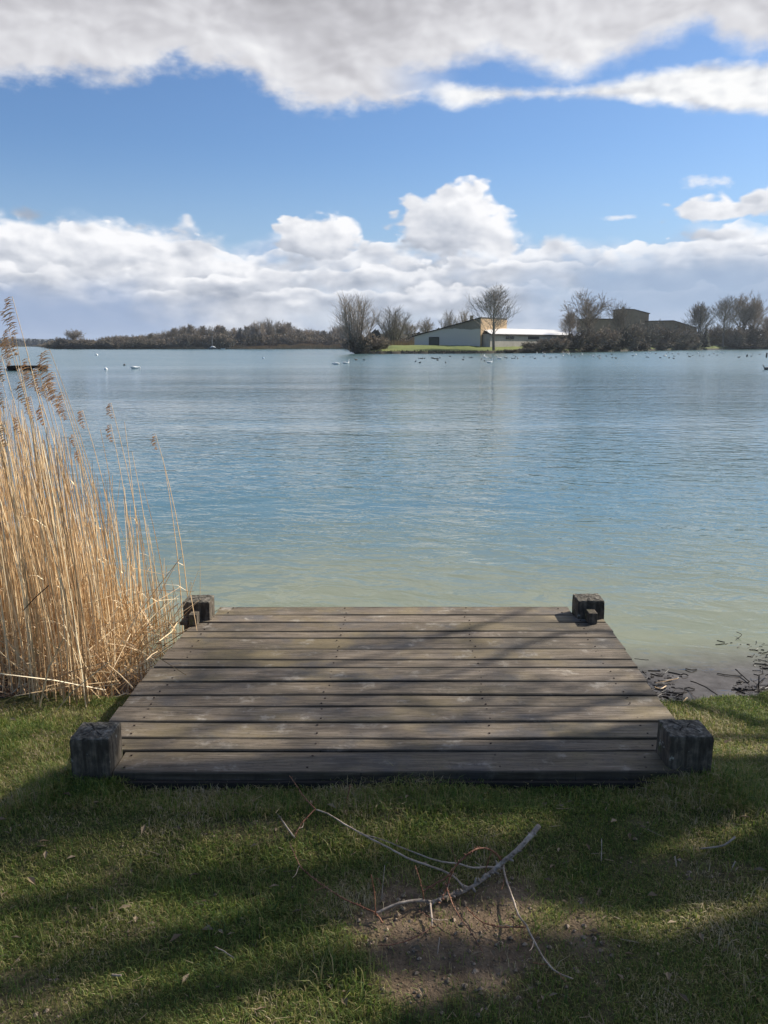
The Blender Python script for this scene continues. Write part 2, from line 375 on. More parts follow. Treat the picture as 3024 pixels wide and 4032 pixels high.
M['grass'] = mat('grass_blades', rough=.55, fn=mt_blade([(0.05, (.032,.07,.016)), (.3, (.075,.14,.022)), (.52, (.155,.22,.034)), (.70, (.27,.27,.07)), (.86, (.38,.30,.14)), (1, (.52,.43,.27))]), spec=.4)
def f_soil(k_, b):
    p = pos(k_)
    att = k_.n.new('ShaderNodeAttribute'); att.attribute_name = 'cover'
    n = k_.noise(p, 9, 5, .65); n2 = k_.noise(p, 70, 4, .7)
    soil = k_.ramp(k_.m('ADD', k_.m('MULTIPLY', n, .6), k_.m('MULTIPLY', n2, .4)), [(.3, (.07,.046,.03)), (.5, (.165,.115,.075)), (.72, (.28,.205,.14))])
    thatch = k_.ramp(n2, [(.3, (.035,.045,.012)), (.6, (.09,.09,.03)), (.8, (.17,.145,.06))])
    c = k_.mix(att.outputs['Fac'], soil, thatch)
    k_.l.new(c, b.inputs['Base Color'])
    pe = k_.vor(p, 60, 'F1')
    bump(k_, b, k_.m('ADD', k_.m('ADD', n2, k_.m('MULTIPLY', n, 1.2)), k_.m('MULTIPLY', k_.sm(pe, .0, .35), -.5)), .9, .012)
M['soil'] = mat('bank_ground', rough=.95, fn=f_soil, spec=.15)
def f_wood(k_, b):
    p = objc(k_); r = objrand(k_)
    off = k_.m('MULTIPLY', r, 37.0)
    x, y, z = k_.sep(p)
    g = k_.comb(k_.m('ADD', k_.m('MULTIPLY', x, 1.6), off), k_.m('MULTIPLY', y, 26.0), k_.m('MULTIPLY', z, 20.0))
    fine = k_.noise(g, 3.2, 5, .65, .4)
    g2 = k_.comb(k_.m('ADD', k_.m('MULTIPLY', x, 6.0), off), k_.m('MULTIPLY', y, 140.0), z)
    fib = k_.noise(g2, 2.0, 3, .7)
    blot = k_.noise(k_.vm('ADD', p, k_.comb(off, off, 0.0)), 2.3, 4, .6)
    spk = k_.noise(k_.comb(k_.m('ADD', k_.m('MULTIPLY', x, 16.0), off), k_.m('MULTIPLY', y, 60.0), z), 3.0, 2, .5)
    c = k_.ramp(k_.m('ADD', k_.m('MULTIPLY', fine, .55), k_.m('MULTIPLY', fib, .45)), [(.30, (.035,.026,.018)), (.42, (.10,.078,.056)), (.55, (.19,.152,.112)), (.70, (.33,.28,.215))])
    c = k_.mix(k_.sm(blot, .45, .70, 0, .55), c, (.23, .18, .085))          # algae, warm
    c = k_.mix(k_.sm(k_.noise(k_.vm('ADD', p, k_.comb(off, 3.0, 0.0)), 4.0, 4, .6), .5, .72, 0, .65), c, (.085, .085, .09))
    c = k_.mix(k_.sm(spk, .63, .72, 0, .8), c, (.02, .018, .016))
    pale = k_.noise(k_.vm('ADD', p, k_.comb(off, 9.0, 0.0)), 7.0, 5, .7)
    c = k_.mix(k_.sm(pale, .56, .72, 0, .6), c, (.42, .38, .32))
    edge = k_.sm(k_.m('FRACT', k_.m('MULTIPLY', r, 7.0)), .0, 1.0, .80, 1.25)
    c = k_.mix(1.0, c, k_.comb(edge, edge, edge), 'MULTIPLY')
    rim = k_.n.new('ShaderNodeAttribute'); rim.attribute_name = 'rim'
    rn = k_.m('ADD', rim.outputs['Fac'], k_.m('MULTIPLY', k_.m('SUBTRACT', k_.noise(g, 2.0, 3, .6), .5), .5))
    c = k_.mix(k_.sm(rn, .80, 1.08, 0, .8), c, (.03, .025, .017))            # dirt caught along the joints
    wear = k_.noise(k_.comb(k_.m('MULTIPLY', x, 1.1), k_.m('MULTIPLY', y, 2.4), 4.0), 1.7, 4, .65)
    c = k_.mix(k_.sm(wear, .34, .50, .5, 0), c, (.04, .035, .026))           # damp dark stains across boards
    k_.l.new(c, b.inputs['Base Color'])
    bump(k_, b, k_.m('ADD', k_.m('MULTIPLY', fine, .6), k_.m('MULTIPLY', fib, .6)), .8, .004)
M['plank'] = mat('weathered_plank', rough=.75, fn=f_wood, spec=.25)
def f_post(k_, b):
    p = objc(k_); x, y, z = k_.sep(p)
    g = k_.comb(k_.m('MULTIPLY', x, 40.0), k_.m('MULTIPLY', y, 40.0), k_.m('MULTIPLY', z, 5.0))
    gr = k_.noise(g, 1.5, 4, .65, .3); bl = k_.noise(p, 14, 5, .7)
    c = k_.ramp(k_.m('ADD', k_.m('MULTIPLY', gr, .5), k_.m('MULTIPLY', bl, .5)), [(.32, (.022,.018,.013)), (.48, (.070,.058,.044)), (.62, (.17,.14,.105)), (.78, (.32,.28,.225))])
    c = k_.mix(k_.sm(k_.noise(p, 22, 4, .7), .62, .68, 0, .8), c, (.38, .38, .33))     # lichen
    c = k_.mix(k_.sm(k_.noise(p, 9, 4, .7), .56, .68, 0, .6), c, (.06, .075, .02))
    k_.l.new(c, b.inputs['Base Color'])
    bump(k_, b, k_.m('ADD', gr, bl), .9, .006)
M['post'] = mat('weathered_post', rough=.85, fn=f_post, spec=.2)
def f_end(k_, b):
    p = objc(k_); r = k_.vm('LENGTH', k_.vm('ADD', p, k_.vm('SCALE', k_.noise(p, 12, 3, .6, out='Color'), None)) if False else p)
    rg = k_.m('SINE', k_.m('ADD', k_.m('MULTIPLY', r, 330.0), k_.m('MULTIPLY', k_.noise(p, 18, 4, .6), 14.0)))
    n = k_.noise(p, 30, 5, .7)
    c = k_.ramp(k_.m('ADD', k_.m('MULTIPLY', rg, .02), n), [(.34, (.03,.027,.022)), (.5, (.10,.09,.072)), (.68, (.26,.235,.195))])
    k_.l.new(c, b.inputs['Base Color']); bump(k_, b, k_.m('ADD', k_.m('MULTIPLY', rg, .08), n), .9, .006)
M['post_end'] = mat('post_end_grain', rough=.9, fn=f_end, spec=.15)
M['crack'] = mat('deep_crack', (.012,.010,.008), .95)
M['nail'] = mat('rusty_nail', (.045,.03,.022), .6)
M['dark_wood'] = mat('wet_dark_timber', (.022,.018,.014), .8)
def f_reed(k_, b):
    r = island(k_); p = pos(k_); z = k_.sep(p)[2]
    c = k_.ramp(r, [(0, (.36,.22,.105)), (.35, (.59,.40,.205)), (.7, (.78,.57,.325)), (1, (.90,.75,.49))])
    low = k_.sm(z, .03, .40, .16, 0)                       # stems are browner at the foot
    c = k_.mix(low, c, (.22, .10, .045))
    nod = k_.noise(k_.comb(r, r, k_.m('MULTIPLY', z, 9.0)), 3.0, 2, .5)
    c = k_.mix(k_.sm(nod, .6, .68, 0, .35), c, (.14, .08, .04))
    k_.l.new(c, b.inputs['Base Color'])
M['reed'] = mat('dry_reed', rough=.5, fn=f_reed, spec=.4)
M['plume'] = mat('reed_plume', rough=.8, fn=lambda k_, b: k_.l.new(k_.ramp(island(k_), [(0, (.40,.23,.11)), (.6, (.66,.42,.22)), (1, (.82,.62,.40))]), b.inputs['Base Color']))
def f_bark(c0, c1, c2):
    def fn(k_, b):
        p = objc(k_); n = k_.noise(p, 30, 4, .7)
        k_.l.new(k_.ramp(n, [(.3, c0), (.5, c1), (.7, c2)]), b.inputs['Base Color']); bump(k_, b, n, .5, .003)
    return fn
M['limb'] = mat('grey_dead_bark', rough=.7, fn=f_bark((.13,.10,.075), (.28,.23,.18), (.45,.39,.32)))
M['twig_red'] = mat('reddish_twig_bark', rough=.6, fn=f_bark((.08,.03,.018), (.20,.085,.045), (.34,.19,.11)))
M['twig_pale'] = mat('pale_twig_bark', rough=.7, fn=f_bark((.2,.15,.11), (.36,.28,.21), (.5,.42,.34)))
def f_crown(c0, c1):
    def fn(k_, b):
        c = k_.mix(island(k_), c0, c1)
        q_ = objrand(k_)
        c = k_.mix(1.0, c, k_.mix(q_, (.70, .72, .70), (1.20, 1.14, 1.08)), 'MULTIPLY')
        k_.l.new(c, b.inputs['Base Color'])
    return fn
M['trunk'] = mat('tree_bark', (.15,.13,.10), .9)
M['crown_grey'] = mat('grey_twigs', rough=.9, fn=f_crown((.24,.205,.17), (.44,.39,.33)))
M['crown_brown'] = mat('brown_twigs', rough=.9, fn=f_crown((.15,.125,.095), (.30,.26,.205)))
M['crown_dark'] = mat('dark_twigs', rough=.9, fn=f_crown((.085,.074,.054), (.19,.16,.12)))
M['conifer'] = mat('conifer_needles', rough=.9, fn=f_crown((.012,.022,.012), (.03,.045,.022)))
# ------------------------------------------------------------ water
def f_water(k_, b):
    p = pos(k_); x, y, z = k_.sep(p)
    dist = k_.vm('LENGTH', k_.comb(x, y, 0.0))
    rot = k_.comb(k_.m('SUBTRACT', k_.m('MULTIPLY', x, .62), k_.m('MULTIPLY', y, .15)), k_.m('ADD', y, k_.m('MULTIPLY', x, .22)), 0.0)
    wa = k_.noise(rot, 1.3, 3, .5, .6)
    wb = k_.noise(rot, 4.2, 3, .55, .5)
    wc = k_.noise(rot, 15.0, 2, .5)
    gust = k_.noise(k_.comb(k_.m('MULTIPLY', x, .25), y, 0.0), .11, 3, .6)
    calm = k_.m('ADD', k_.sm(dist, 4.0, 12.0, .24, .50), k_.sm(dist, 12.0, 60.0, 0.0, .65))                  # sheltered by the bank
    gf = k_.sm(gust, .35, .65, .45, 1.35)
    hgt = k_.m('ADD', k_.m('ADD', k_.m('MULTIPLY', wa, .060), k_.m('MULTIPLY', wb, .042)), k_.m('MULTIPLY', wc, .0022))
    hgt = k_.m('MULTIPLY', hgt, k_.m('MULTIPLY', calm, gf))
    bump(k_, b, hgt, 1.0, 1.0)
    # silty water: milky green; mud bottom close to the bank on the right
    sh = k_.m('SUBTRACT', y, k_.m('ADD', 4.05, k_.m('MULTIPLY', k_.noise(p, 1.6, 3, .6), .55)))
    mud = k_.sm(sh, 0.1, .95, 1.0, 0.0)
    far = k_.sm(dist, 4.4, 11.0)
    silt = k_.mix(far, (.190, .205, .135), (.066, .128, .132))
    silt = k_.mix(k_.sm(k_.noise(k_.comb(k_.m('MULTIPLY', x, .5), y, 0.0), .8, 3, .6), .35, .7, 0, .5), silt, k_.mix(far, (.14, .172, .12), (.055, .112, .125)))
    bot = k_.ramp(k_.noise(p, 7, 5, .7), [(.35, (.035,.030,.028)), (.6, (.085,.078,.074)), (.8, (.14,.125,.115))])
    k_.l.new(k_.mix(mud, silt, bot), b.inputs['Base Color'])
    k_.put(b.inputs['Roughness'], k_.sm(dist, 8.0, 110.0, .02, .20))
    b.inputs['IOR'].default_value = 1.33
M['water'] = mat('lake_water', rough=.05, fn=f_water, spec=.5)
mb = MB(); mb.quad((-5200,-40,0), (5200,-40,0), (5200,5200,0), (-5200,5200,0))
structure(build('water', mb, M['water']))
def f_bed(k_, b): k_.l.new(k_.ramp(k_.noise(pos(k_), .01, 4, .6), [(.3, (.05,.07,.025)), (.7, (.10,.11,.045))]), b.inputs['Base Color'])
M['land'] = mat('distant_land', rough=.95, fn=f_bed)
mb = MB(); mb.quad((-5300,-3000,-1.5), (5300,-3000,-1.5), (5300,5300,-1.5), (-5300,5300,-1.5))
structure(build('lake_bed', mb, M['land']))

# ------------------------------------------------------------ near bank
def shore_y(x):
    x = np.asarray(x, float)
    return 4.02 + .10*(vn(x, 0, 1.1)-.5) + .16*(vn(x, 3, 3.3)-.5) + .16*sstep(x, 1.7, 2.3) - .13*sstep(np.abs(x-1.45), .35, .0) + .0*x
def soil_mask(x, y):
    """1 where bare soil shows"""
    n = fbm(x, y, 3.0, 3) - .5; n2 = fbm(x, y, 9.0, 9) - .5
    m1 = 1 - np.sqrt(((x-.22)/.36)**2 + ((y-2.13)/.33)**2)
    m1 = sstep(m1 + 1.3*n + .9*n2, .02, .75)*.93
    m1b = sstep(1 - np.sqrt(((x-.98)/.26)**2 + ((y-2.42)/.10)**2) + n + n2, .1, .5)
    m1c = sstep(1 - np.sqrt(((x+.42)/.30)**2 + ((y-2.60)/.07)**2) + n + n2, .1, .5)
    sp = .7*sstep(fbm(x, y, 2.6, 21) + .6*(fbm(x, y, 9, 4)-.5), .70, .88)
    return np.clip(np.maximum(np.maximum(m1, .4*m1b), np.maximum(.4*m1c, .6*sp)), 0, 1)
def ground_z(x, y):
    x = np.asarray(x, float); y = np.asarray(y, float)
    t = shore_y(x) - y
    z = .20 - .09*sstep(1.1-t, .1, 1.1)
    z = z + .03*(fbm(x, y, 1.4, 2)-.5) + .018*(fbm(x, y, 7, 5)-.5) + .025*np.clip(1-(((x-.2)/.5)**2+((y-2.15)/.4)**2), 0, 1)
    z = z + .026*(fbm(x, y, 20, 6)-.5)*soil_mask(x, y) + .062*(1-sstep(np.abs(x-.03), 1.25, 1.55))*sstep(y, 2.35, 2.72)*(1-sstep(y, 2.9, 3.1)) + .03*np.clip(1-(((np.abs(x-.03)-1.12)/.22)**2+((y-2.85)/.2)**2), 0, 1)
    z = z + .06*np.clip(-y, 0, 30)*.3
    return z*sstep(t, -.06, .02) + (-.45)*(1-sstep(t, -.10, .02))
gx = np.unique(np.concatenate([np.linspace(-60, -6, 28), np.linspace(-6, -2.6, 35), np.linspace(-2.6, 2.6, 230), np.linspace(2.6, 6, 35), np.linspace(6, 60, 28)]))
gy = np.unique(np.concatenate([np.linspace(-40, -2, 20), np.linspace(-2, 1.3, 34), np.linspace(1.3, 4.3, 150), np.linspace(4.3, 5.0, 6)]))
X, Y = np.meshgrid(gx, gy)
Z = ground_z(X, Y)
nx, ny = len(gx), len(gy)
me = bpy.data.meshes.new('bank_ground')
verts = np.stack([X.ravel(), Y.ravel(), Z.ravel()], 1)
ii = (np.arange(ny-1)[:, None]*nx + np.arange(nx-1)[None, :]).ravel()
faces = np.stack([ii, ii+1, ii+nx+1, ii+nx], 1)
def np_mesh(me, verts, faces, n):
    me.vertices.add(len(verts)); me.vertices.foreach_set('co', verts.astype(np.float32).ravel())
    me.loops.add(faces.size); me.loops.foreach_set('vertex_index', faces.astype(np.int32).ravel())
    me.polygons.add(len(faces)); me.polygons.foreach_set('loop_start', np.arange(0, faces.size, n, dtype=np.int32))
    me.update(calc_edges=True)
np_mesh(me, verts, faces, 4)
ca = me.attributes.new('cover', 'FLOAT', 'POINT'); ca.data.foreach_set('value', (1-soil_mask(X, Y)).ravel().astype(np.float32))
me.polygons.foreach_set('use_smooth', [True]*len(faces)); me.materials.append(M['soil'])
structure(obj('ground', me))

# grass blades, one object
def blades(N, x, y, hmin, hmax, wmin, wmax):
    z = ground_z(x, y)
    h = hmin + (hmax-hmin)*nrs.rand(N)**1.6
    h *= .45 + 1.1*fbm(x, y, 2.7, 14)**1.3 + .25*(nrs.rand(N) > .97)
    wd = wmin + (wmax-wmin)*nrs.rand(N)
    a = nrs.rand(N)*2*PI; lean = (.3 + 1.9*nrs.rand(N)**.8)
    cx, cy = np.cos(a), np.sin(a)
    b = a + PI/2 + (nrs.rand(N)-.5); wx, wy = np.cos(b)*wd/2, np.sin(b)*wd/2
    p = np.zeros((N, 5, 3))
    lz = h*np.cos(lean*.5); lx = h*np.sin(lean*.55)
    p[:,0] = np.stack([x-wx, y-wy, z-.004], 1); p[:,1] = np.stack([x+wx, y+wy, z-.004], 1)
    mx, my, mz = x+cx*lx*.35, y+cy*lx*.35, z+lz*.62
    p[:,2] = np.stack([mx+wx*.8, my+wy*.8, mz], 1); p[:,3] = np.stack([mx-wx*.8, my-wy*.8, mz], 1)
    p[:,4] = np.stack([x+cx*lx*1.15, y+cy*lx*1.15, z+lz*(.95-.25*lean*.5)], 1)
    return p
parts = []
def sow(N, xr, yr, hm, wm, inside=None):
    x = xr[0]+(xr[1]-xr[0])*nrs.rand(N); y = yr[0]+(yr[1]-yr[0])*nrs.rand(N)
    sm = soil_mask(x, y)
    t = shore_y(x) - y
    keep = (nrs.rand(N) > sm*.985) & (t > .0) & (nrs.rand(N) < .55+.9*fbm(x, y, 6, 30))
    keep &= ~((x > -1.15) & (x < 1.24) & (y > 2.88))         # under the deck
    # reeds stand here instead
    keep &= ~((x < -1.28) & (y > 3.93 + .18*(vn(x, 1, 2)-.5)) )
    if inside: keep &= inside(x, y)
    x, y = x[keep], y[keep]
    parts.append(blades(len(x), x, y, *hm, *wm))
fr = lambda x, y: np.abs(x) < .52*y + .25
sow(560000, (-2.5, 2.5), (1.35, 4.15), (.010, .032), (.0012, .0028), fr)
sow(20000, (-2.5, 2.5), (3.0, 4.15), (.02, .045), (.002, .0035), fr)
sow(9000, (-2.5, 2.5), (1.35, 2.8), (.03, .07), (.0014, .0026), fr)
sow(60000, (-2.5, 2.5), (1.35, 3.95), (.035, .075), (.0016, .0032), lambda x, y: fr(x, y) & (fbm(x, y, 5.5, 60) > .63))
sow(14000, (-1.25, 1.3), (2.66, 2.84), (.02, .06), (.0012, .003))
sow(4500, (.95, 1.45), (2.68, 3.1), (.025, .075), (.0015, .0035))
sow(4500, (-1.40, -.95), (2.68, 3.1), (.025, .075), (.0015, .0035))
sow(60000, (-6, 6), (-1.5, 4.15), (.02, .05), (.004, .008), lambda x, y: ~fr(x, y))
P = np.concatenate(parts); N = len(P)
me = bpy.data.meshes.new('grass')
V = P.reshape(-1, 3); b0 = np.arange(N)*5
q = np.stack([b0, b0+1, b0+2, b0+3], 1); t3 = np.stack([b0+3, b0+2, b0+4], 1)
me.vertices.add(len(V)); me.vertices.foreach_set('co', V.astype(np.float32).ravel())
loops = np.concatenate([q, t3], 1).ravel()
me.loops.add(len(loops)); me.loops.foreach_set('vertex_index', loops.astype(np.int32))
st = np.stack([np.arange(N)*7, np.arange(N)*7+4], 1).ravel()
me.polygons.add(2*N); me.polygons.foreach_set('loop_start', st.astype(np.int32))
me.update(calc_edges=True); me.materials.append(M['grass'])
tag(obj('grass', me), 'short green and straw coloured lawn grass on the near bank', 'grass', kind='stuff')

# small pebbles, soil crumbs and straw bits on the ground
mb = MB()
for i in range(4200):
    x = rnd.uniform(-1.2, 1.4); y = rnd.uniform(1.6, 2.7)
    if soil_mask(x, y) < rnd.random()*1.1: continue
    z = float(ground_z(x, y)); r = rnd.choice([.002, .003, .003, .004, .006, .009])
    a = rnd.random()*6; pts = []
    c = Vector((x, y, z+r*.3))
    top = c + Vector((0, 0, r*.7))
    ring = [c + Vector((math.cos(a+j*PI/3)*r*rnd.uniform(.7,1.2), math.sin(a+j*PI/3)*r*rnd.uniform(.7,1.2), 0)) for j in range(6)]
    for j in range(6): mb.tri(ring[j], ring[(j+1) % 6], top)
tag(build('soil_crumbs', mb, mat('soil_crumbs', rough=.95, fn=f_crown((.08,.055,.035), (.30,.24,.18)))), 'crumbs of soil and grit on the bare patch', 'soil', kind='stuff')
mb = MB()
for i in range(1000):
    y = rnd.uniform(1.5, 4.0); x = rnd.uniform(-.5*y-.1, .5*y+.1)
    if -1.15 < x < 1.24 and y > 2.85: continue
    if x < -1.28 and y > 3.9: continue
    if float(shore_y(x)) - y < .02: continue
    z = float(ground_z(x, y)) + rnd.uniform(.004, .028); L = rnd.choice([.015, .02, .03, .05]); a = rnd.random()*PI
    v = Vector((math.cos(a)*L, math.sin(a)*L, rnd.uniform(-.3, .3)*L)); c = Vector((x, y, z))
    mb.tube([c-v/2, c+v/2], rnd.choice([.0005, .0007, .0010]), 3, cap=False)
tag(build('dead_straw', mb, mat('dead_straw', rough=.7, fn=f_crown((.08,.055,.03), (.36,.28,.18)))), 'dead grass straws and twig bits scattered in the lawn', 'straw', kind='stuff')

mb = MB()
for i in range(420):
    y = rnd.uniform(1.6, 3.9); x = rnd.uniform(-.5*y-.1, .5*y+.1)
    if (-1.2 < x < 1.28 and y > 2.82) or (x < -1.28 and y > 3.85) or float(shore_y(x)) - y < .05: continue
    c = Vector((x, y, float(ground_z(x, y)) + rnd.uniform(.006, .022))); a = rnd.uniform(0, 6.3); L = rnd.choice([.012, .018, .025, .04]); wd_ = L*rnd.uniform(.25, .5)
    u = Vector((math.cos(a), math.sin(a), rnd.uniform(-.4, .4))); v = Vector((-math.sin(a), math.cos(a), rnd.uniform(-.5, .5)))
    t_ = Vector((0, 0, wd_*.4))
    i0 = len(mb.v); mb.v += [tuple(c-u*L/2), tuple(c+v*wd_/2+t_), tuple(c+u*L/2), tuple(c-v*wd_/2+t_), tuple(c)]
    mb.f += [(i0, i0+4, i0+1), (i0+4, i0+2, i0+1), (i0, i0+3, i0+4), (i0+4, i0+3, i0+2)]; mb.mi += [0]*4
tag(build('leaf_litter', mb, mat('leaf_litter', rough=.7, fn=f_crown((.10,.065,.035), (.34,.26,.17)))), 'scraps of brown and grey dead leaves scattered through the lawn', 'leaves', kind='stuff')

# ------------------------------------------------------------ dock
DZ = .32
dock = thing('wooden_dock', 'weathered plank fishing platform with four square corner posts at the water edge', 'dock', (0, 0, 0))
seams = [4.857, 4.689, 4.56, 4.404, 4.304, 4.132, 3.98, 3.87, 3.701, 3.548, 3.425, 3.27, 3.121, 3.012, 2.844]
nail_me = None
def rough_plank(name, x0, x1, y0, y1, z0, z1, seed):
    """a plank with slightly wavy long edges and a faint cup"""
    r = random.Random(seed); n = 48
    m_ = MB()
    ph = [r.random()*6 for _ in range(4)]
    rows = []
    tl = r.uniform(-.0015, .0015)
    for i in range(n+1):
        x = x0 + (x1-x0)*i/n
        wa = .0022*math.sin(x*3.1+ph[0]) + .0012*math.sin(x*11+ph[1]) + r.uniform(-.0006, .0006)
        wb = .0022*math.sin(x*2.7+ph[2]) + .0012*math.sin(x*13+ph[3]) + r.uniform(-.0006, .0006)
        dz_ = .0015*math.sin(x*2.0+ph[0])
        ya, yb = y0+wa, y1+wb
        e = .004
        rows.append([(x, ya, z0), (x, ya, z1-e+dz_), (x, ya+e, z1+dz_+tl), (x, (ya+yb)/2, z1+dz_-.0008), (x, yb-e, z1+dz_-tl), (x, yb, z1-e+dz_), (x, yb, z0)])
    for row in rows: m_.v += row
    for i in range(n):
        for j in range(7):
            a = i*7+j; b = i*7+(j+1) % 7
            m_.f.append((a, a+7, b+7, b)); m_.mi.append(0)
    m_.f.append(tuple(range(7))); m_.f.append(tuple(n*7+j for j in range(7))[::-1]); m_.mi += [0, 0]
    o = build(name, m_, M['plank'], dock)
    at = o.data.attributes.new('rim', 'FLOAT', 'POINT'); at.data.foreach_set('value', [(1, 1, 1, 0, 1, 1, 1)[i % 7] for i in range(len(m_.v))])
    return o
nm = MB(); nm.tube([(0,0,-.002), (0,0,.0012)], .0042, 8)
nail_me = nm.mesh('nail', M['nail'])
for i in range(14):
    y1, y0 = seams[i], seams[i+1]; yc = (y0+y1)/2
    gap = .009 if i != 8 else .014
    if i == 1: gap = .0022
    xl = -1.172 + .052*(yc-3.27) + rnd.uniform(-.006, .006); xr = 1.232 + .036*(yc-3.3) + rnd.uniform(-.006, .006)
    if i == 0: xl, xr = -1.0, 1.118
    if i == 13: xl, xr = -1.012, 1.104
    pl = rough_plank('plank', xl, xr, y0+gap/2, y1-gap/2, DZ-.045, DZ + rnd.uniform(-.0025, .0025), 100+i)
    for nxp in (-1.02, -.26, .46, 1.10):
        for fy in (.25, .75) if (y1-y0) > .12 else (.5,):
            if (i in (0, 13)) and abs(nxp) > .9: nxp2 = nxp*.93
            else: nxp2 = nxp
            o = obj('nail', nail_me, pl, (nxp2 + .03*(yc-3.8) + rnd.uniform(-.012, .012), y0+(y1-y0)*fy + rnd.uniform(-.01, .01), DZ+.0018))
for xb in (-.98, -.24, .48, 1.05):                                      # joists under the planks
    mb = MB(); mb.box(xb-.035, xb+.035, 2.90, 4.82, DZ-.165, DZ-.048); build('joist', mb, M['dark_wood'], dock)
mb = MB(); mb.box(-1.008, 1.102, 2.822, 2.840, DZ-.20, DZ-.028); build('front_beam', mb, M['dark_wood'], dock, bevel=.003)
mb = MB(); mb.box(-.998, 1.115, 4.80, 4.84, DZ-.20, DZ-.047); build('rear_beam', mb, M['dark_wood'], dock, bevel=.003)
def post(x0, x1, y0, y1, zt, zb, seed, tilt=(0, 0)):
    """square timber with worn arrises, uneven faces and splits in the end grain"""
    r = random.Random(seed); cx, cy = (x0+x1)/2, (y0+y1)/2; hx, hy = (x1-x0)/2, (y1-y0)/2
    m_ = MB(); n = 10; c = []
    def ring(sc, z, j=.0012):
        out = []
        for s_ in range(4):
            ax, ay = [(-1,-1), (1,-1), (1,1), (-1,1)][s_]; bx, by = [(1,-1), (1,1), (-1,1), (-1,-1)][s_]
            for i in range(n):
                t = (i+.0)/n; x = ax+(bx-ax)*t; y = ay+(by-ay)*t
                kx = abs(x)*abs(y)
                rr = 1 - .02*max(0, kx-.8)/.2
                out.append((x*hx*sc*rr + r.uniform(-j, j), y*hy*sc*rr + r.uniform(-j, j), z + r.uniform(-j, j)))
        return out
    H = zt - zb
    rings = [ring(1, -H), ring(1, -H*.5), ring(1.0, -.05), ring(1.0, -.012), ring(.975, -.003), ring(.93, 0, .0018), ring(.55, .0005, .002), ring(.15, .001, .001)]
    for q_ in rings: m_.v += q_
    L = 4*n
    for i in range(len(rings)-1):
        for j in range(L):
            a = i*L+j; b = i*L+(j+1) % L
            m_.f.append((a, b, b+L, a+L)); m_.mi.append(1 if i >= 4 else 0)
    m_.f.append(tuple((len(rings)-1)*L+j for j in range(L))); m_.mi.append(1)
    o = build('post', m_, [M['post'], M['post_end']], dock, (cx, cy, zt))
    o.rotation_euler = (tilt[0], tilt[1], 0)
    # splits: thin dark wedges lying in the end face
    ck = MB(); base = r.uniform(0, 6)
    for q_ in range(4):
        a = base + q_*PI/2 + r.uniform(-.4, .4); p = Vector((r.uniform(-.01, .01), r.uniform(-.01, .01), .0022)); L_ = hx*r.uniform(.55, .98)
        pts = [p]
        for s_ in range(5):
            a += r.uniform(-.35, .35); p = p + Vector((math.cos(a), math.sin(a), 0))*L_/5; pts.append(p.copy())
        wd = r.uniform(.0012, .003)
        for s_ in range(5):
            u, v = pts[s_], pts[s_+1]; nrm = Vector((-(v-u).y, (v-u).x, 0)).normalized()
            wa, wb = wd*(.4+s_*.18), wd*(.4+(s_+1)*.18)
            ck.quad(u-nrm*wa, v-nrm*wb, v+nrm*wb, u+nrm*wa)
    build('split', ck, M['crack'], o)
    return o
post(-1.165, -1.017, 2.842, 2.992, .455, -.2, 1, (0, 0))
post(1.068, 1.232, 2.868, 3.018, .452, -.2, 2, (0, .012))
post(-1.160, -1.006, 4.585, 4.735, .432, -1.2, 3)
post(1.126, 1.282, 4.622, 4.772, .428, -1.2, 4, (0, -.01))
def block(x0, x1, y0, y1, z1):
    mb = MB(); mb.box(x0, x1, y0, y1, DZ+.001, z1); o = build('block', mb, M['post'], dock, bevel=.004)
    return o
block(-1.108, -1.060, 4.495, 4.58, .385); block(-1.160, -1.115, 4.50, 4.575, .343)
block(1.168, 1.218, 4.525, 4.618, .385)

# ------------------------------------------------------------ reeds
def plume(m_, tip, lean, size, seed, dens=1.0):
    """nodding seed head: branchlets with hanging spikelets on the lee side"""
    r = random.Random(seed)
    axis = Vector((lean[0], lean[1], 0))
    if axis.length < 1e-4: axis = Vector((-1, 0, 0))
    axis.normalize()
    N_ = int(16*dens)
    for i in range(N_):
        t = (i+r.random())/N_                       # 0 foot of the plume, 1 tip
        root = tip + Vector((0, 0, -size*(1-t))) - axis*size*.10*(1-t)
        L = size*(.34*math.sin(PI*(.18+.72*(1-t)))+.05)*r.uniform(.7, 1.15)
        d0 = (axis*.8 + Vector((r.uniform(-.2, .2), r.uniform(-.3, .3), .45))).normalized()
        p = root; dr = d0; pts = [p]
        for q_ in range(4):
            dr = (dr + Vector((axis.x*.25, axis.y*.25, -.42))).normalized(); p = p + dr*L/4; pts.append(p)
        m_.tube(pts, [.0006, .0016, .0024, .0022, .0008], 3, cap=False)
        for q_ in range(4):
            s_ = pts[r.choice([1, 2, 3, 3])]; e_ = s_ + (axis*.8+Vector((0, r.uniform(-.3, .3), r.uniform(-1.1, -.1)))).normalized()*L*r.uniform(.25, .5)
            m_.tube([s_, (s_+e_)/2+Vector((0, 0, .003)), e_], [.0006, .0018, .0006], 3, cap=False)
def leafblade(m_, p, a, L, wdt, r):
    pr = p; dr = Vector((math.cos(a)*.5, math.sin(a)*.5, .8)).normalized()
    sd_ = Vector((-math.sin(a), math.cos(a), 0))
    prev = (pr-sd_*wdt, pr+sd_*wdt)
    for s_ in range(4):
        dr = (dr + Vector((math.cos(a)*.25, math.sin(a)*.25, -.45*r.uniform(.5, 1.3)))).normalized()
        pr = pr + dr*L/4; ww = wdt*(1-(s_+1)/4.3)
        cur = (pr-sd_*ww, pr+sd_*ww)
        m_.quad(prev[0], prev[1], cur[1], cur[0]); prev = cur
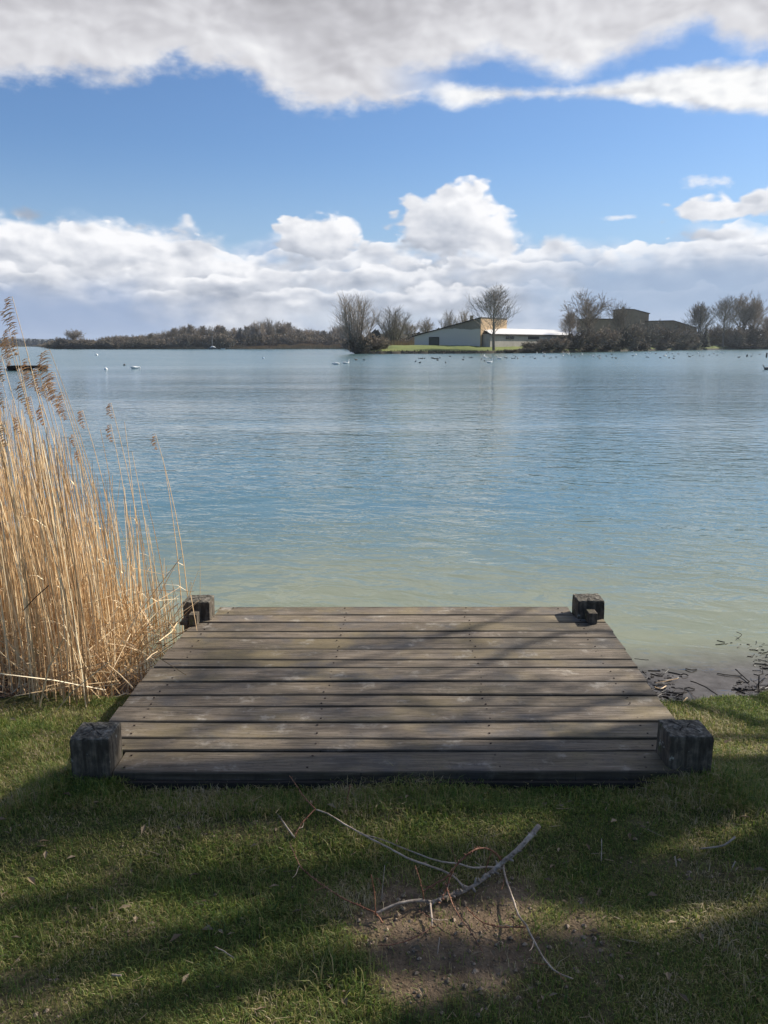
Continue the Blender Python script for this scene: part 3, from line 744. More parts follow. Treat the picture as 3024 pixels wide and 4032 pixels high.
def stem_pts(base, tip, sag, n=7):
    out = []
    for i in range(n):
        t = i/(n-1); p = base.lerp(tip, t)
        p = p + Vector((sag[0], sag[1], 0))*(4*t*(1-t))
        out.append(p)
    return out
# individual tall reeds seen against the water and the sky: (tip px, tip py, distance, foot offset x, plume size)
hero = [(48,1168,4.35,.20,.24), (35,1292,4.6,.18,.2), (60,1322,4.3,.12,.13), (28,1330,4.9,.22,.2), (195,1375,4.6,.30,.30), (110,1412,4.8,.24,.2),
        (178,1505,4.9,.16,.12), (198,1494,5.1,.18,.10), (215,1465,4.7,.22,.24), (5,1400,4.2,.2,.16), (4,1490,4.5,.16,.2), (165,1592,5.0,.2,.16),
        (437,1586,5.25,.14,.13), (436,1670,5.1,.12,.14), (612,1708,5.3,.17,.13), (325,1615,5.0,.2,.14), (288,1712,4.8,.12,.09), (490,1660,5.1,.05,0),
        (15,1672,4.1,.12,.14), (70,1640,4.4,.1,.12), (120,1560,4.6,.14,.16), (150,1450,4.5,.16,.18), (250,1545,4.9,.2,.2), (90,1500,4.2,.12,.15),
        (640,1800,5.35,.09,0), (560,1900,5.2,.1,0), (310,1770,4.9,.09,.10), (520,1780,5.3,.08,.0), (395,1690,5.0,.1,0), (445,2010,4.8,.02,0)]
specials = {0: 'tallest dry reed at the left with a drooping plume standing above the far horizon',
            4: 'tall reed bending left with a broad feathery plume near the raft',
            14: 'slender reed with small bent plume nearest the dock, at the right edge of the bed',
            12: 'thin reed with a small rusty plume against open water, right of the tall clump'}
for i, (px, py, D, off, ps) in enumerate(hero):
    tip = at_d(px, py, D); base = Vector((tip.x+off, D+rnd.uniform(-.1, .1), -.05 if D > 4.1 else .1))
    t = thing('reed', specials.get(i, ('tall dry reed stem with a nodding brown plume rising out of the reed bed' if ps else 'bare dry reed stem without a plume rising out of the reed bed')), 'reed', base, 'tall reeds above the reed bed')
    m_ = MB(); b0_ = Vector((0, 0, 0)); tp = tip-base
    pts = stem_pts(b0_, tp, (off*.28, 0), 9)
    m_.tube(pts, [.0042 - .0028*j/8 for j in range(9)], 5)
    for q_ in range(rnd.choice([0, 1, 1, 2])):
        leafblade(m_, pts[rnd.choice([2, 3, 4, 5])], rnd.uniform(2.2, 4.0), rnd.uniform(.12, .3), .004, rnd)
    build('stem', m_, M['reed'], t)
    if ps:
        m_ = MB(); plume(m_, tp, (-1, .1), ps*.78, 50+i, 1.2 if ps > .15 else .8); build('plume', m_, M['plume'], t)
# the mass of the bed
mb = MB()
def top_row(px):
    return float(np.interp(px, [-900, 0, 100, 200, 300, 400, 500, 600, 700], [1500, 1560, 1600, 1700, 1760, 1850, 1960, 2080, 2200]))
cnt = 0
while cnt < 3400:
    x = rnd.uniform(-4.6, -1.27); y = rnd.uniform(3.80, 6.2)
    fy = float(np.interp(x, [-4.6, -2.2, -2.0, -1.72, -1.5, -1.42, -1.30], [4.35, 4.2, 4.1, 3.88, 3.80, 3.86, 4.25])) + .05*(float(vn(x, 0, 4))-.5)
    if y < fy: continue
    if x > -1.62 and rnd.random() < (x+1.62)/.34*.90: continue
    if x > -1.45 and y < 4.4 and rnd.random() < .7: continue
    by = float(np.interp(x, [-4.6, -2.4, -1.9, -1.6, -1.3], [6.2, 6.2, 5.7, 5.4, 5.3]))
    if y > by: continue
    if rnd.random() < .45*(y-fy)/2.0: continue
    px = 1512 + x/(y*CP+.3)*F
    D = y
    rowt = top_row(px) + rnd.random()**1.5*720 - 60 + (0 if rnd.random() < .85 else 350)
    tp = at_d(px-rnd.uniform(0, 60), rowt, D); ztop = max(.35, tp.z)
    zb = -.05 if y > fy+.12 else .12
    lx = -rnd.uniform(0, .10)*ztop + rnd.gauss(0, .04); ly = rnd.gauss(0, .05)
    base = Vector((x, y, zb)); tip = Vector((x+lx, y+ly, ztop))
    n = 6
    mb.tube(stem_pts(base, tip, (-lx*.25+rnd.gauss(0, .008), rnd.gauss(0, .008)), n), [rnd.uniform(.0022, .0038)*(1-.55*j/(n-1)) for j in range(n)], 3, cap=False)
    if rnd.random() < .12: leafblade(mb, base.lerp(tip, rnd.uniform(.2, .8)), rnd.uniform(0, 6.28), rnd.uniform(.08, .25), .0035, rnd)
    cnt += 1
for i in range(900):                       # broken, leaning and fallen stems in the foot of the bed
    x = rnd.uniform(-3.2, -1.30); y = rnd.uniform(3.9, 4.9)
    fy = float(np.interp(x, [-4.6, -2.2, -2.0, -1.72, -1.5, -1.42, -1.30], [4.35, 4.2, 4.1, 3.88, 3.80, 3.86, 4.15]))
    if y < fy: continue
    a = rnd.uniform(0, 2*PI); L = rnd.uniform(.12, .55); up = rnd.uniform(.1, 1.3)
    base = Vector((x, y, rnd.uniform(0, .25))); v = Vector((math.cos(a), math.sin(a)*.5, up)).normalized()*L
    mb.tube([base, base+v*.5+Vector((0, 0, .01)), base+v], [.0028, .0026, .0018], 3, cap=False)
    if rnd.random() < .3:
        v2 = Vector((rnd.uniform(-1, 1), rnd.uniform(-.6, .6), rnd.uniform(-1.2, .1))).normalized()*rnd.uniform(.1, .3)
        mb.tube([base+v, base+v+v2], [.002, .0015], 3, cap=False)
tag(build('reed_bed', mb, M['reed']), 'dense bed of dry golden reeds growing left of the dock', 'reeds', kind='stuff')
# conspicuous bent or fallen stems in front of the bed, traced
fallen = [([(885,660),(1085,845)], 'pale snapped reed half pointing down at the dock edge', .0036), ([(440,1060),(600,870),(880,640)], 'long reed stem leaning right across the foot of the bed', .0030),
          ([(895,365),(1050,490),(1260,620)], 'pale reed stem lying from the bed onto the dock edge', .0034), ([(1195,620),(1285,550)], 'short broken straw sticking over the middle of the dock side', .003),
          ([(1300,465),(1400,390),(1455,300)], 'flat yellow reed blade beside the far left post', .004), ([(1360,290),(1440,388)], 'thin bent straw touching the dock under the far left post', .0024),
          ([(1140,380),(1390,445)], 'thin straight straw floating level towards the dock side', .0024), ([(325,1000),(400,680),(520,440)], 'thick pale curved reed leaning right in front of the bed', .0055),
          ([(1250,485),(1350,505)], 'dark twig lying in the water at the dock side', .002), ([(190,215),(400,10)], 'dark diagonal stem crossing the front of the bed', .003)]
for pl, lab, r_ in fallen:
    pts = []
    for j, (a, b) in enumerate(pl):
        X_, Y_ = a/2.074, 2300+b/2.074
        D = float(np.interp(X_, [0, 150, 430, 560, 700], [3.9, 3.75, 3.72, 3.95, 4.5])) if 'thick' in lab or 'diagonal' in lab or 'foot' in lab else None
        if D: pts.append(at_d(X_, Y_, D))
        else:
            p = on_z(X_, Y_, .33); pts.append(p if p.x < -1.1 or True else p)
    m_ = MB(); o0 = pts[0].copy(); pp = [p-o0 for p in pts]
    if len(pp) == 2: pp = [pp[0], (pp[0]+pp[1])/2+Vector((0, 0, .006)), pp[1]]
    m_.tube(pp, [r_*.8]*len(pp), 5)
    tag(build('reed', m_, M['dark_wood'] if 'dark' in lab else M['reed'], None, o0), lab, 'reed stem')
for X_, Y_, h, lab in ((788, 2232, .62, 'lone thin upright stem in the water behind the far left post'), (745, 2312, .40, 'lone thin stem leaning right beside the far left post')):
    p = on_z(X_, 2342, 0); tp = at_d(X_ if h > .5 else 782, 2205 if h > .5 else 2245, p.y)
    m_ = MB(); m_.tube([(0,0,0), (tp-p)*.5, tp-p], [.002, .0018, .001], 4); tag(build('reed', m_, M['reed'], None, p), lab, 'reed stem')

# ------------------------------------------------------------ fallen branch
fb = thing('fallen_branch', 'grey fallen branch with reddish twigs lying on the bare soil patch', 'branch', (.35, 2.2, .2))
O = Vector((.35, 2.2, .2))
def tr(pts, hs):
    n = len(pts); out = []
    for i, (a, b) in enumerate(pts):
        h = float(np.interp(i/(n-1), np.linspace(0, 1, len(hs)), hs))
        out.append(on_z(900+a/1.106, 3000+b/1.106, .232+h) - O)
    return out
def smooth_pts(p, jit=.0):
    out = []
    for i in range(len(p)-1):
        a, b = p[i], p[i+1]; t0 = p[max(i-1, 0)]; t1 = p[min(i+2, len(p)-1)]
        for s_ in range(4):
            t = s_/4
            q_ = 0.5*((2*a) + (b-t0)*t + (2*t0-5*a+4*b-t1)*t*t + (-t0+3*a-3*b+t1)*t**3)
            out.append(q_ + Vector((rnd.uniform(-jit, jit), rnd.uniform(-jit, jit), rnd.uniform(-jit, jit))))
    out.append(p[-1]); return out
def stick(name, pts, hs, r0, r1, m_, parent, buds=True, n=7):
    r0 *= 1.15; r1 *= 1.15
    p = smooth_pts(tr(pts, hs), .0006); mb_ = MB(); N_ = len(p)
    mb_.tube(p, [(r0+(r1-r0)*i/(N_-1))*rnd.uniform(.9, 1.12) for i in range(N_)], n)
    if buds:
        for i in range(2, N_-1, 1):
            a = Vector((rnd.uniform(-1, 1), rnd.uniform(-1, 1), rnd.uniform(-.2, 1))).normalized()
            mb_.tube([p[i], p[i]+a*r0*2.6], [r0*.8, r0*.3], 4)
    return build(name, mb_, m_, parent, smooth=True)
stick('limb', [(1352,278),(1300,340),(1240,400),(1195,435),(1150,475),(1090,525),(1030,560),(980,580),(930,595),(875,615)], [.10,.06,.03,.02,.012,.01], .0072, .0040, M['limb'], fb, True, 9)
stick('limb', [(875,615),(835,603),(760,612),(700,632),(640,660)], [.012,.03,.015], .0045, .003, M['limb'], fb, False)
TW = [([(1192,437),(1160,395),(1110,375),(1060,390),(1010,430),(985,460),(965,500),(945,560),(915,625)], [.03,.11,.15,.12,.09,.05,.01], .0030,.0018,'twig_red'),
 ([(1190,463),(1130,458),(1060,460),(1000,442),(930,435),(850,410),(760,375),(660,335),(570,313)], [.02,.05,.06,.07,.05,.04], .0032,.0014,'twig_pale'),
 ([(1030,555),(975,495),(880,455),(780,420),(700,375),(620,335),(500,268),(430,225),(380,208)], [.02,.06,.07,.06,.05], .0030,.0022,'twig_pale'),
 ([(380,208),(330,155),(300,110),(265,60)], [.05,.07,.10], .0024,.0010,'twig_red'),
 ([(375,208),(330,255),(305,290),(288,330)], [.05,.03,.01], .0022,.0016,'twig_red'),
 ([(288,330),(240,265),(215,230),(165,185)], [.01,.03,.02], .0026,.0016,'twig_pale'),
 ([(670,700),(640,660),(590,635),(510,600),(430,550),(360,500),(310,450),(265,350)], [.01,.02,.04,.07,.08], .0028,.0012,'twig_red'),
 ([(640,665),(635,570),(620,490)], [.02,.08,.13], .0018,.0009,'twig_red'),
 ([(665,610),(672,540),(680,450)], [.0,.05,.10], .0016,.0008,'twig_pale'),
 ([(850,600),(840,540),(812,450)], [.02,.08,.12], .0018,.0009,'twig_red'),
 ([(878,615),(885,680),(885,722)], [.02,.02,.01], .0030,.0022,'twig_pale'),
 ([(903,722),(885,722),(820,760),(740,790),(650,800)], [.01,.012,.01], .0024,.0012,'twig_red'),
 ([(1195,435),(1205,500),(1240,600),(1262,665),(1295,710),(1330,780),(1390,880),(1440,920),(1500,945)], [.03,.04,.04,.03,.02,.01], .0030,.0016,'twig_pale'),
 ([(1295,720),(1240,718),(1190,720),(1110,700),(1060,660),(1035,630)], [.02,.02,.01], .0022,.0012,'twig_red'),
 ([(945,530),(975,620),(1010,680),(1060,750),(1110,830)], [.05,.03,.01], .0022,.0010,'twig_red'),
 ([(1145,395),(1125,450),(1115,500)], [.10,.05,.01], .0020,.0010,'twig_red'),
 ([(845,565),(900,530),(940,508),(985,460)], [.01,.03,.06], .0026,.0016,'twig_red'),
 ([(985,455),(960,520),(950,600)], [.07,.03,.01], .0018,.0010,'twig_pale'),
 ([(990,440),(980,400),(965,370)], [.08,.11], .0012,.0007,'twig_red'),
 ([(1330,60+225),(1420,280),(1475,275)], [.01,.02,.01], .0016,.0008,'twig_pale'),
 ([(1030,550),(1000,520),(960,480)], [.02,.05], .0014,.0008,'twig_pale')]
rb = random.Random(77)
for q_ in range(20):                      # fine tangled side twigs
    src = rb.choice(TW[:14]); i0 = rb.randrange(len(src[0])-1); x0_, y0_ = src[0][i0]; x1_ = x0_; y1_ = y0_; L_ = [(x0_, y0_)]; an = rb.uniform(0, 6.28)
    for i_ in range(3): an += rb.uniform(-.5, .5); x1_ += math.cos(an)*rb.uniform(12, 30); y1_ += math.sin(an)*rb.uniform(8, 22); L_.append((x1_, y1_))
    TW.append((L_, [.03, rb.uniform(.0, .08)], .0013, .0006, rb.choice(['twig_red', 'twig_red', 'twig_pale'])))
for p_, h_, a_, b_, mm in TW: stick('twig', p_, h_, a_, b_, M[mm], fb, mm == 'twig_red', 5)
def loose(name, label, cat, pts, org, sc, hs, r0, r1, m_):
    P_ = [(((a/sc+org[0])-900)*1.106, ((b/sc+org[1])-3000)*1.106) for a, b in pts]
    o = stick(name, P_, hs, r0, r1, m_, None, False, 6); o.location = O
    return tag(o, label, cat)
loose('twig', 'thin reddish twig standing upright in the grass before the dock', 'twig', [(530,100),(515,170),(500,240)], (900,3000), 1.106, [.10,.05,0], .0018, .001, M['twig_red'])
loose('stick', 'crooked grey stick lying in the grass at the right', 'stick', [(1448,640),(1400,680),(1350,700),(1230,715)], (2000,2900), 1.62, [.04,.02,.01], .0035, .002, M['limb'])
loose('stick', 'dead brown stick lying in shaded grass under the left part of the dock front', 'stick', [(1060,415),(1120,395),(1190,378)], (0,2900), 1.3825, [.015,.02], .004, .0025, M['limb'])
loose('stick', 'thin upright dry stalk in the lawn between fallen branch and crooked stick', 'stalk', [(598,650),(597,720),(595,795)], (2000,2900), 1.62, [.06,.0], .0012, .0012, M['twig_pale'])
loose('stick', 'short stubby stalk left of the crooked stick in the lawn', 'stalk', [(1065,765),(1072,800),(1075,830)], (2000,2900), 1.62, [.03,.0], .0018, .0018, M['twig_pale'])
loose('stick', 'short pale stalk in the lawn at the right edge', 'stalk', [(1450,795),(1435,830),(1420,860)], (2000,2900), 1.62, [.03,.0], .0016, .0016, M['twig_pale'])
loose('stick', 'pale straight straw on shaded grass left of the fallen branch', 'straw', [(1170,1145),(1220,1170),(1275,1205)], (0,2900), 1.3825, [.02,.02], .0016, .001, M['twig_pale'])
loose('stick', 'small white stick in the lawn at the lower left', 'stick', [(610,1298),(635,1300),(660,1300)], (0,2900), 1.3825, [.015,.02], .0028, .0022, M['twig_pale'])
loose('stick', 'short dry stalk standing on the bare soil patch', 'stalk', [(918,765),(915,800),(910,838)], (900,3000), 1.106, [.03,.0], .0012, .0012, M['twig_pale'])
def leaf(px, py, L, wd, a, label, c):
    p = on_z(px, py, .235); m_ = MB(); n = 8; prev = None
    ca_, sa = math.cos(a), math.sin(a)
    for i in range(n+1):
        t = i/n; ww = wd*math.sin(PI*min(max(t, .02), .98))**.8; lx = (t-.5)*L; z = .006*math.sin(PI*t)
        A = Vector((ca_*lx-sa*ww, sa*lx+ca_*ww, z+.004)); Mid = Vector((ca_*lx, sa*lx, z)); B = Vector((ca_*lx+sa*ww, sa*lx-ca_*ww, z+.004))
        if prev: m_.quad(prev[0], prev[1], Mid, A); m_.quad(prev[1], prev[2], B, Mid)
        prev = (A, Mid, B)
    tag(build('dead_leaf', m_, c, None, p), label, 'leaf')
LM = mat('dead_leaf', rough=.7, fn=f_bark((.10,.08,.06), (.2,.16,.12), (.3,.26,.2)))
leaf(1745, 3083, .075, .012, -.35, 'long pale dead leaf in the shade just before the dock', LM)
leaf(2185, 3135, .05, .014, .1, 'grey oval dead leaf in shaded grass under the right half of the dock', LM)
leaf(1000, 3120, .04, .012, .9, 'small curled brown leaf in grass below the dock front', LM)

# ------------------------------------------------------------ floating bits at the right shore
mb = MB()
for i in range(4200):
    x = rnd.uniform(1.25, 3.6); t = rnd.random()**1.7*1.0; y = float(shore_y(x)) + .02 + t*rnd.uniform(.3, 1.0)
    if float(fbm(x, y, 3.0, 40)) < .33+.22*t: continue
    L = rnd.choice([.01, .015, .02, .03, .05, .07]); a = rnd.gauss(0, .6)
    c = Vector((x, y, .002)); v = Vector((math.cos(a)*L, math.sin(a)*L, 0))
    mb.tube([c-v/2, c+v*.1+Vector((0, rnd.uniform(-.2, .2)*L, .001)), c+v/2], rnd.choice([.0011, .0018, .003]), 3, cap=False)
for i in range(160):                       # same along the left side of the dock
    x = rnd.uniform(-1.75, -1.2); y = rnd.uniform(4.0, 4.9); L = rnd.choice([.01, .02, .04]); a = rnd.random()*PI
    c = Vector((x, y, .002)); v = Vector((math.cos(a)*L, math.sin(a)*L, 0)); mb.tube([c-v/2, c+v/2], .0015, 3, cap=False)
tag(build('floating_debris', mb, mat('wet_debris', rough=.5, fn=f_crown((.012,.010,.009), (.05,.04,.03)))), 'dark bits of rotten reed floating along the shore', 'debris', kind='stuff')
for pl, lab, r_, mm, hs in [([(960,645),(1080,690),(1200,770)], 'dark straight stick pointing from the grass into the water', .004, 'dark_wood', (.03,.06,.1)),
        ([(1365,535),(1420,590),(1490,650)], 'dark floating stick right of the pointed one', .0045, 'dark_wood', (.03,.01,.01)),
        ([(1200,575),(1290,590),(1420,600)], 'thin dark floating stick lying level at the right shore', .003, 'dark_wood', (.005,.005,.005)),
        ([(1580,600),(1575,700),(1580,745)], 'dark upright snag standing in shallow water at the right', .0045, 'dark_wood', (.15,.06,.0)),
        ([(1640,610),(1590,650),(1550,695)], 'pale bent stick leaning on the upright snag', .003, 'twig_pale', (.06,.03,.0)),
        ([(1375,203),(1423,228),(1370,268)], 'v-shaped floating twig alone on open water', .0022, 'dark_wood', (.02,.02,.005)),
        ([(880,850),(905,820),(930,795)], 'short pale straw in the mud beside the dock', .003, 'reed', (.02,.03,.03)),
        ([(640,700),(690,715),(740,690)], 'pair of pale straws at the dock edge', .003, 'reed', (.02,.05,.04)),
        ([(640,665),(760,640),(850,620)], 'long pale straw floating from the dock edge', .002, 'reed', (.01,.01,.01)),
        ([(455,443),(520,450),(583,455)], 'dark splinter sticking out from the right side of the dock', .0018, 'dark_wood', (.30,.30,.30)),
        ([(905,710),(950,705),(998,718)], 'stubby dark floating piece of bark', .005, 'dark_wood', (.005,.01,.005)),
        ([(870,590),(905,580),(940,595)], 'clump of dark rotting reed floating near the dock', .008, 'dark_wood', (.005,.015,.005)),
        ([(915,535),(965,545),(1015,540)], 'flat dark floating reed scrap behind the rotting clump', .005, 'dark_wood', (.004,.008,.004)),
        ([(1530,582),(1570,592),(1620,580)], 'dark reed scrap caught on the snag', .006, 'dark_wood', (.02,.03,.02))]:
    pts = [on_z(2300+a/2.2914, 2400+b/2.2914, z_) for (a, b), z_ in zip(pl, hs)]
    o0 = pts[0].copy(); m_ = MB(); m_.tube(smooth_pts([p-o0 for p in pts], .001), min(r_, .0036), 5)
    tag(build('stick', m_, M[mm], None, o0), lab, 'stick')

# ------------------------------------------------------------ far land
SH = [(-3000,1500),(-1500,1500),(0,1500),(215,1500),(236,560),(280,470),(500,455),(1000,470),(1370,500),(1385,330),(1400,196),(1700,200),(1950,210),(2200,228),(2400,275),(2600,350),(2800,410),(3024,450),(4200,470),(6500,420)]
def shore_d(px): return np.interp(px, [a for a, b in SH], [b for a, b in SH])
def bank_h(px, t):
    px = np.asarray(px, float); t = np.asarray(t, float)
    right = sstep(px, 1390, 1420)
    h = (.35*sstep(t, -.2, .6) + right*(.35*sstep(t, .2, 1.5) + 1.25*sstep(t, 1, 20)) + (1-right)*.5*sstep(t, 0, 25))
    return h - 1.2*sstep(-t, .0, 1.0)
pxs = np.unique(np.concatenate([np.linspace(-3000, 200, 30), np.linspace(205, 300, 24), np.linspace(300, 1360, 90), np.linspace(1362, 1420, 40), np.linspace(1420, 3100, 200), np.linspace(3100, 6500, 40)]))
ts = np.array([-2, -1, -.5, -.2, 0, .2, .4, .7, 1, 1.5, 2.5, 4, 6, 9, 12, 16, 20, 26, 35, 50, 80, 150, 300, 700])
PX, T = np.meshgrid(pxs, ts)
jit = 1.6*(vn(PX, PX*0, .05)-.5) + 1.0*(vn(PX, PX*0, .22, 5)-.5)
DD = shore_d(PX) + T + jit
XX = (PX-1512)/F*DD/CP*(1.0)
ZZ = bank_h(PX, T) + .25*(vn(XX, DD, .15)-.5)*(T > 2)
me = bpy.data.meshes.new('far_bank'); nx_, ny_ = len(pxs), len(ts)
ii = (np.arange(ny_-1)[:, None]*nx_ + np.arange(nx_-1)[None, :]).ravel()
np_mesh(me, np.stack([XX.ravel(), DD.ravel(), ZZ.ravel()], 1), np.stack([ii, ii+1, ii+nx_+1, ii+nx_], 1), 4)
def f_lawn(k_, b):
    p = pos(k_); z = k_.sep(p)[2]
    n = k_.noise(p, .12, 4, .6); n2 = k_.noise(p, .8, 4, .7)
    g = k_.ramp(k_.m('ADD', k_.m('MULTIPLY', n, .6), k_.m('MULTIPLY', n2, .4)), [(.35, (.075,.10,.022)), (.55, (.13,.155,.032)), (.7, (.19,.18,.07))])
    c = k_.mix(k_.sm(k_.m('ADD', z, k_.m('MULTIPLY', n2, .5)), .75, 1.0, 1, 0), g, (.045, .036, .025))
    k_.l.new(c, b.inputs['Base Color'])
me.materials.append(mat('far_lawn', rough=.95, fn=f_lawn))
structure(obj('terrain', me))
def land(px, t=0.0):
    """world point on the far bank in the photo column px, t metres behind the water edge"""
    D = float(shore_d(px)) + t
    return Vector(((px-1512)/F*D/CP, D, float(bank_h(px, t))))

# hills on the horizon
mb = MB(); hx0 = [(-5200, 55), (-3200, 62), (-2000, 58), (-1500, 52), (-1150, 40), (-600, 36), (0, 38), (600, 30), (1400, 40), (2500, 30), (5000, 35)]
xs = np.linspace(-4300, 4300, 140)
rows = []
for yy, s_ in ((3000, 0), (3300, .75), (3700, 1.0), (4300, .9), (5100, .2)):
    rows.append([(float(x)*1.2, yy, -.5 + s_*(float(np.interp(x, [a for a, b in hx0], [b for a, b in hx0])) - 22 + 14*float(fbm(x, yy, .0016, 3)))) for x in xs])
for rw in rows: mb.v += rw
nn = len(xs)
for i in range(len(rows)-1):
    for j in range(nn-1): mb.f.append((i*nn+j, i*nn+j+1, (i+1)*nn+j+1, (i+1)*nn+j)); mb.mi.append(0)
structure(build('hills', mb, mat('hill_woods', rough=1, fn=lambda k_, b: k_.l.new(k_.ramp(k_.noise(pos(k_), .006, 5, .65), [(.35, (.012,.016,.014)), (.6, (.03,.034,.026)), (.8, (.07,.07,.05))]), b.inputs['Base Color'])), smooth=True))

# far-off wood on the opposite shore (reads as one mass)
def crown_lump(m_, c, rx, rz, r):
    n, k2 = 7, 4; base = len(m_.v)
    for i in range(k2+1):
        ph = PI/2*i/k2
        for j in range(n):
            a = 2*PI*j/n; q_ = r.uniform(.8, 1.15)
            m_.v.append((c.x+math.cos(a)*math.cos(ph)*rx*q_, c.y+math.sin(a)*math.cos(ph)*rx*q_, c.z+math.sin(ph)*rz*q_))
    for i in range(k2):
        for j in range(n):
            a = base+i*n+j; b = base+i*n+(j+1) % n; m_.f.append((a, b, b+n, a+n)); m_.mi.append(0)
mb = MB(); r = random.Random(3)
for i in range(900):
    px = r.uniform(-2600, 320); D = 1500 + r.uniform(5, 160)
    p = Vector(((px-1512)/F*D/CP, D, 0)); crown_lump(mb, p, r.uniform(5, 9), r.uniform(8, 14), r)
tag(build('far_wood', mb, mat('far_wood', rough=1, fn=f_crown((.012,.013,.011), (.035,.034,.028)))), 'dark distant wood along the opposite shore at the far left', 'wood', kind='stuff')
mb = MB()
for i in range(700):
    px = r.uniform(1300, 5200); D = float(shore_d(px)) + r.uniform(170, 330)
    p = Vector(((px-1512)/F*D/CP, D, 1)); crown_lump(mb, p, r.uniform(3, 6), r.uniform(4, 8), r)
tag(build('far_wood', mb, bpy.data.materials['far_wood']), 'distant leafless wood behind the farm buildings and lawn', 'wood', kind='stuff')

# ------------------------------------------------------------ bare trees
def grow(style, H, seed, wmin=.02):
    """returns (trunk mesh builder, crown mesh builder) of a leafless tree standing at the origin"""
    r = random.Random(seed); T_, K = MB(), MB()
    def path(p, dr, L, n, up, wob):
        pts = [p]
        for i in range(n):
            dr = (dr + Vector((r.gauss(0, wob), r.gauss(0, wob), r.gauss(0, wob)+up))).normalized()
            p = p + dr*L/n; pts.append(p)
        return pts, dr
    def twigs(p, dr, L, lvl, rad, up, spread, kids):
        pts, de = path(p, dr, L, 3, up, .12)
        K.tube(pts, [max(rad, wmin), max(rad*.7, wmin), max(rad*.5, wmin*.85), wmin*.6], 3, cap=False)
        if lvl <= 0: return
        for i in range(kids):
            t = r.uniform(.25, 1.0)*3; j = min(int(t), 2); q_ = pts[j].lerp(pts[j+1], t-j)
            a = r.uniform(0, 2*PI); sp = r.uniform(.35, 1.0)*spread
            s1 = dr.cross(Vector((0.3, 0.2, 1))).normalized(); s2 = dr.cross(s1)
            nd = (dr + (s1*math.cos(a)+s2*math.sin(a))*sp).normalized()
            twigs(q_, nd, L*r.uniform(.42, .68), lvl-1, rad*.55, up, spread, kids)
    if style == 'vase':
        pts, _ = path(Vector((0,0,0)), Vector((0,0,1)), H*.8, 8, .05, .03)
        T_.tube(pts, [H*.013*(1-i/9.5) for i in range(9)], 7)
        for i in range(60):
            t = .20 + .78*(i/60)**.85; j = t*8; b = min(int(j), 7); q_ = pts[b].lerp(pts[b+1], j-b)
            a = i*2.4 + r.uniform(-.4, .4); tilt = r.uniform(.30, .62)
            tilt *= 1.35 - .6*t
            dr = Vector((math.cos(a)*tilt, math.sin(a)*tilt, 1)).normalized()
            L = H*(.30*(1-t)+.12)*r.uniform(.8, 1.1)
            twigs(q_, dr, L, 2, H*.0022*(1.1-t*.7)+.004, .10, .5, 6)
    elif style == 'willow':
        for s_ in range(11):
            a = s_*2*PI/11*1.0 + r.uniform(-.3, .3); tilt = .05+.42*r.random()**1.2
            pts, _ = path(Vector((math.cos(a)*.3, math.sin(a)*.3, 0)), Vector((math.cos(a)*tilt, math.sin(a)*tilt, 1)).normalized(), H*(.90-.75*tilt)*r.uniform(.92, 1.05), 7, .12, .03)
            T_.tube(pts, [H*.010*(1-i/8.5) for i in range(8)], 5)
            for i in range(40):
                t = .10 + .90*i/40; j = t*7*.999; b = min(int(j), 6); q_ = pts[b].lerp(pts[b+1], j-b)
                aa = r.uniform(0, 6.28); tl = r.uniform(.2, .5)
                twigs(q_, Vector((math.cos(aa)*tl+math.cos(a)*.15, math.sin(aa)*tl+math.sin(a)*.15, 1)).normalized(), H*r.uniform(.12, .24)*(1.25-t*.5), 1, H*.0013, .08, .45, 6)
    elif style == 'round':
        pts, _ = path(Vector((0,0,0)), Vector((0,0,1)), H*.42, 4, .0, .05)
        T_.tube(pts, [H*.017*(1-i*.12) for i in range(5)], 7)
        for i in range(17):
            q_ = pts[r.choice([2, 3, 4, 4, 4])]; a = i*2.4; tilt = r.uniform(.15, 1.3)
            dr = Vector((math.cos(a)*tilt, math.sin(a)*tilt, 1)).normalized(); L = H*r.uniform(.42, .58)*(1-.12*tilt)
            bp, de = path(q_, dr, L, 5, .03, .09)
            T_.tube(bp, [H*.009*(1-j/6.5) for j in range(6)], 4, cap=False)
            for j in range(17):
                t = .25+.75*j/17; u = t*5*.999; b = int(u); q2 = bp[b].lerp(bp[b+1], u-b)
                s1 = Vector((r.gauss(0, 1), r.gauss(0, 1), r.gauss(.2, .6))).normalized()
                twigs(q2, (de*.8+s1*.8).normalized(), H*r.uniform(.10, .2), 2, H*.0018, .05, .7, 4)
    elif style == 'bush':
        for s_ in range(30):
            a = r.uniform(0, 6.28); tilt = r.uniform(.05, 1.15)
            o_ = Vector((math.cos(a)*H*.3*r.random(), math.sin(a)*H*.3*r.random(), 0))
            dr = Vector((math.cos(a)*tilt, math.sin(a)*tilt, 1)).normalized(); L = H*r.uniform(.6, .95)*(1-.1*tilt)
            bp, de = path(o_, dr, L, 4, .0, .12)
            T_.tube(bp, [H*.010*(1-j/5.5) for j in range(5)], 3, cap=False)
            for j in range(20):
                t = .05+.95*j/20; u = t*4*.999; b = int(u); q2 = bp[b].lerp(bp[b+1], u-b)
                s1 = Vector((r.gauss(0, 1), r.gauss(0, 1), r.gauss(.2, .6))).normalized()
                twigs(q2, (de*.6+s1).normalized(), H*r.uniform(.12, .26), 1, H*.004, .03, .8, 5)
    return T_, K
protos = {}
def proto(key, style, H, seed, crown, wmin, sc=1.0):
    T_, K = grow(style, H, seed, wmin)
    tm = T_.mesh('trunk', M['trunk']); km = K.mesh('crown', M[crown])
    protos[key] = (tm, km, float(np.percentile([v.co.z for v in km.vertices], 99.6)))
nb = [0]
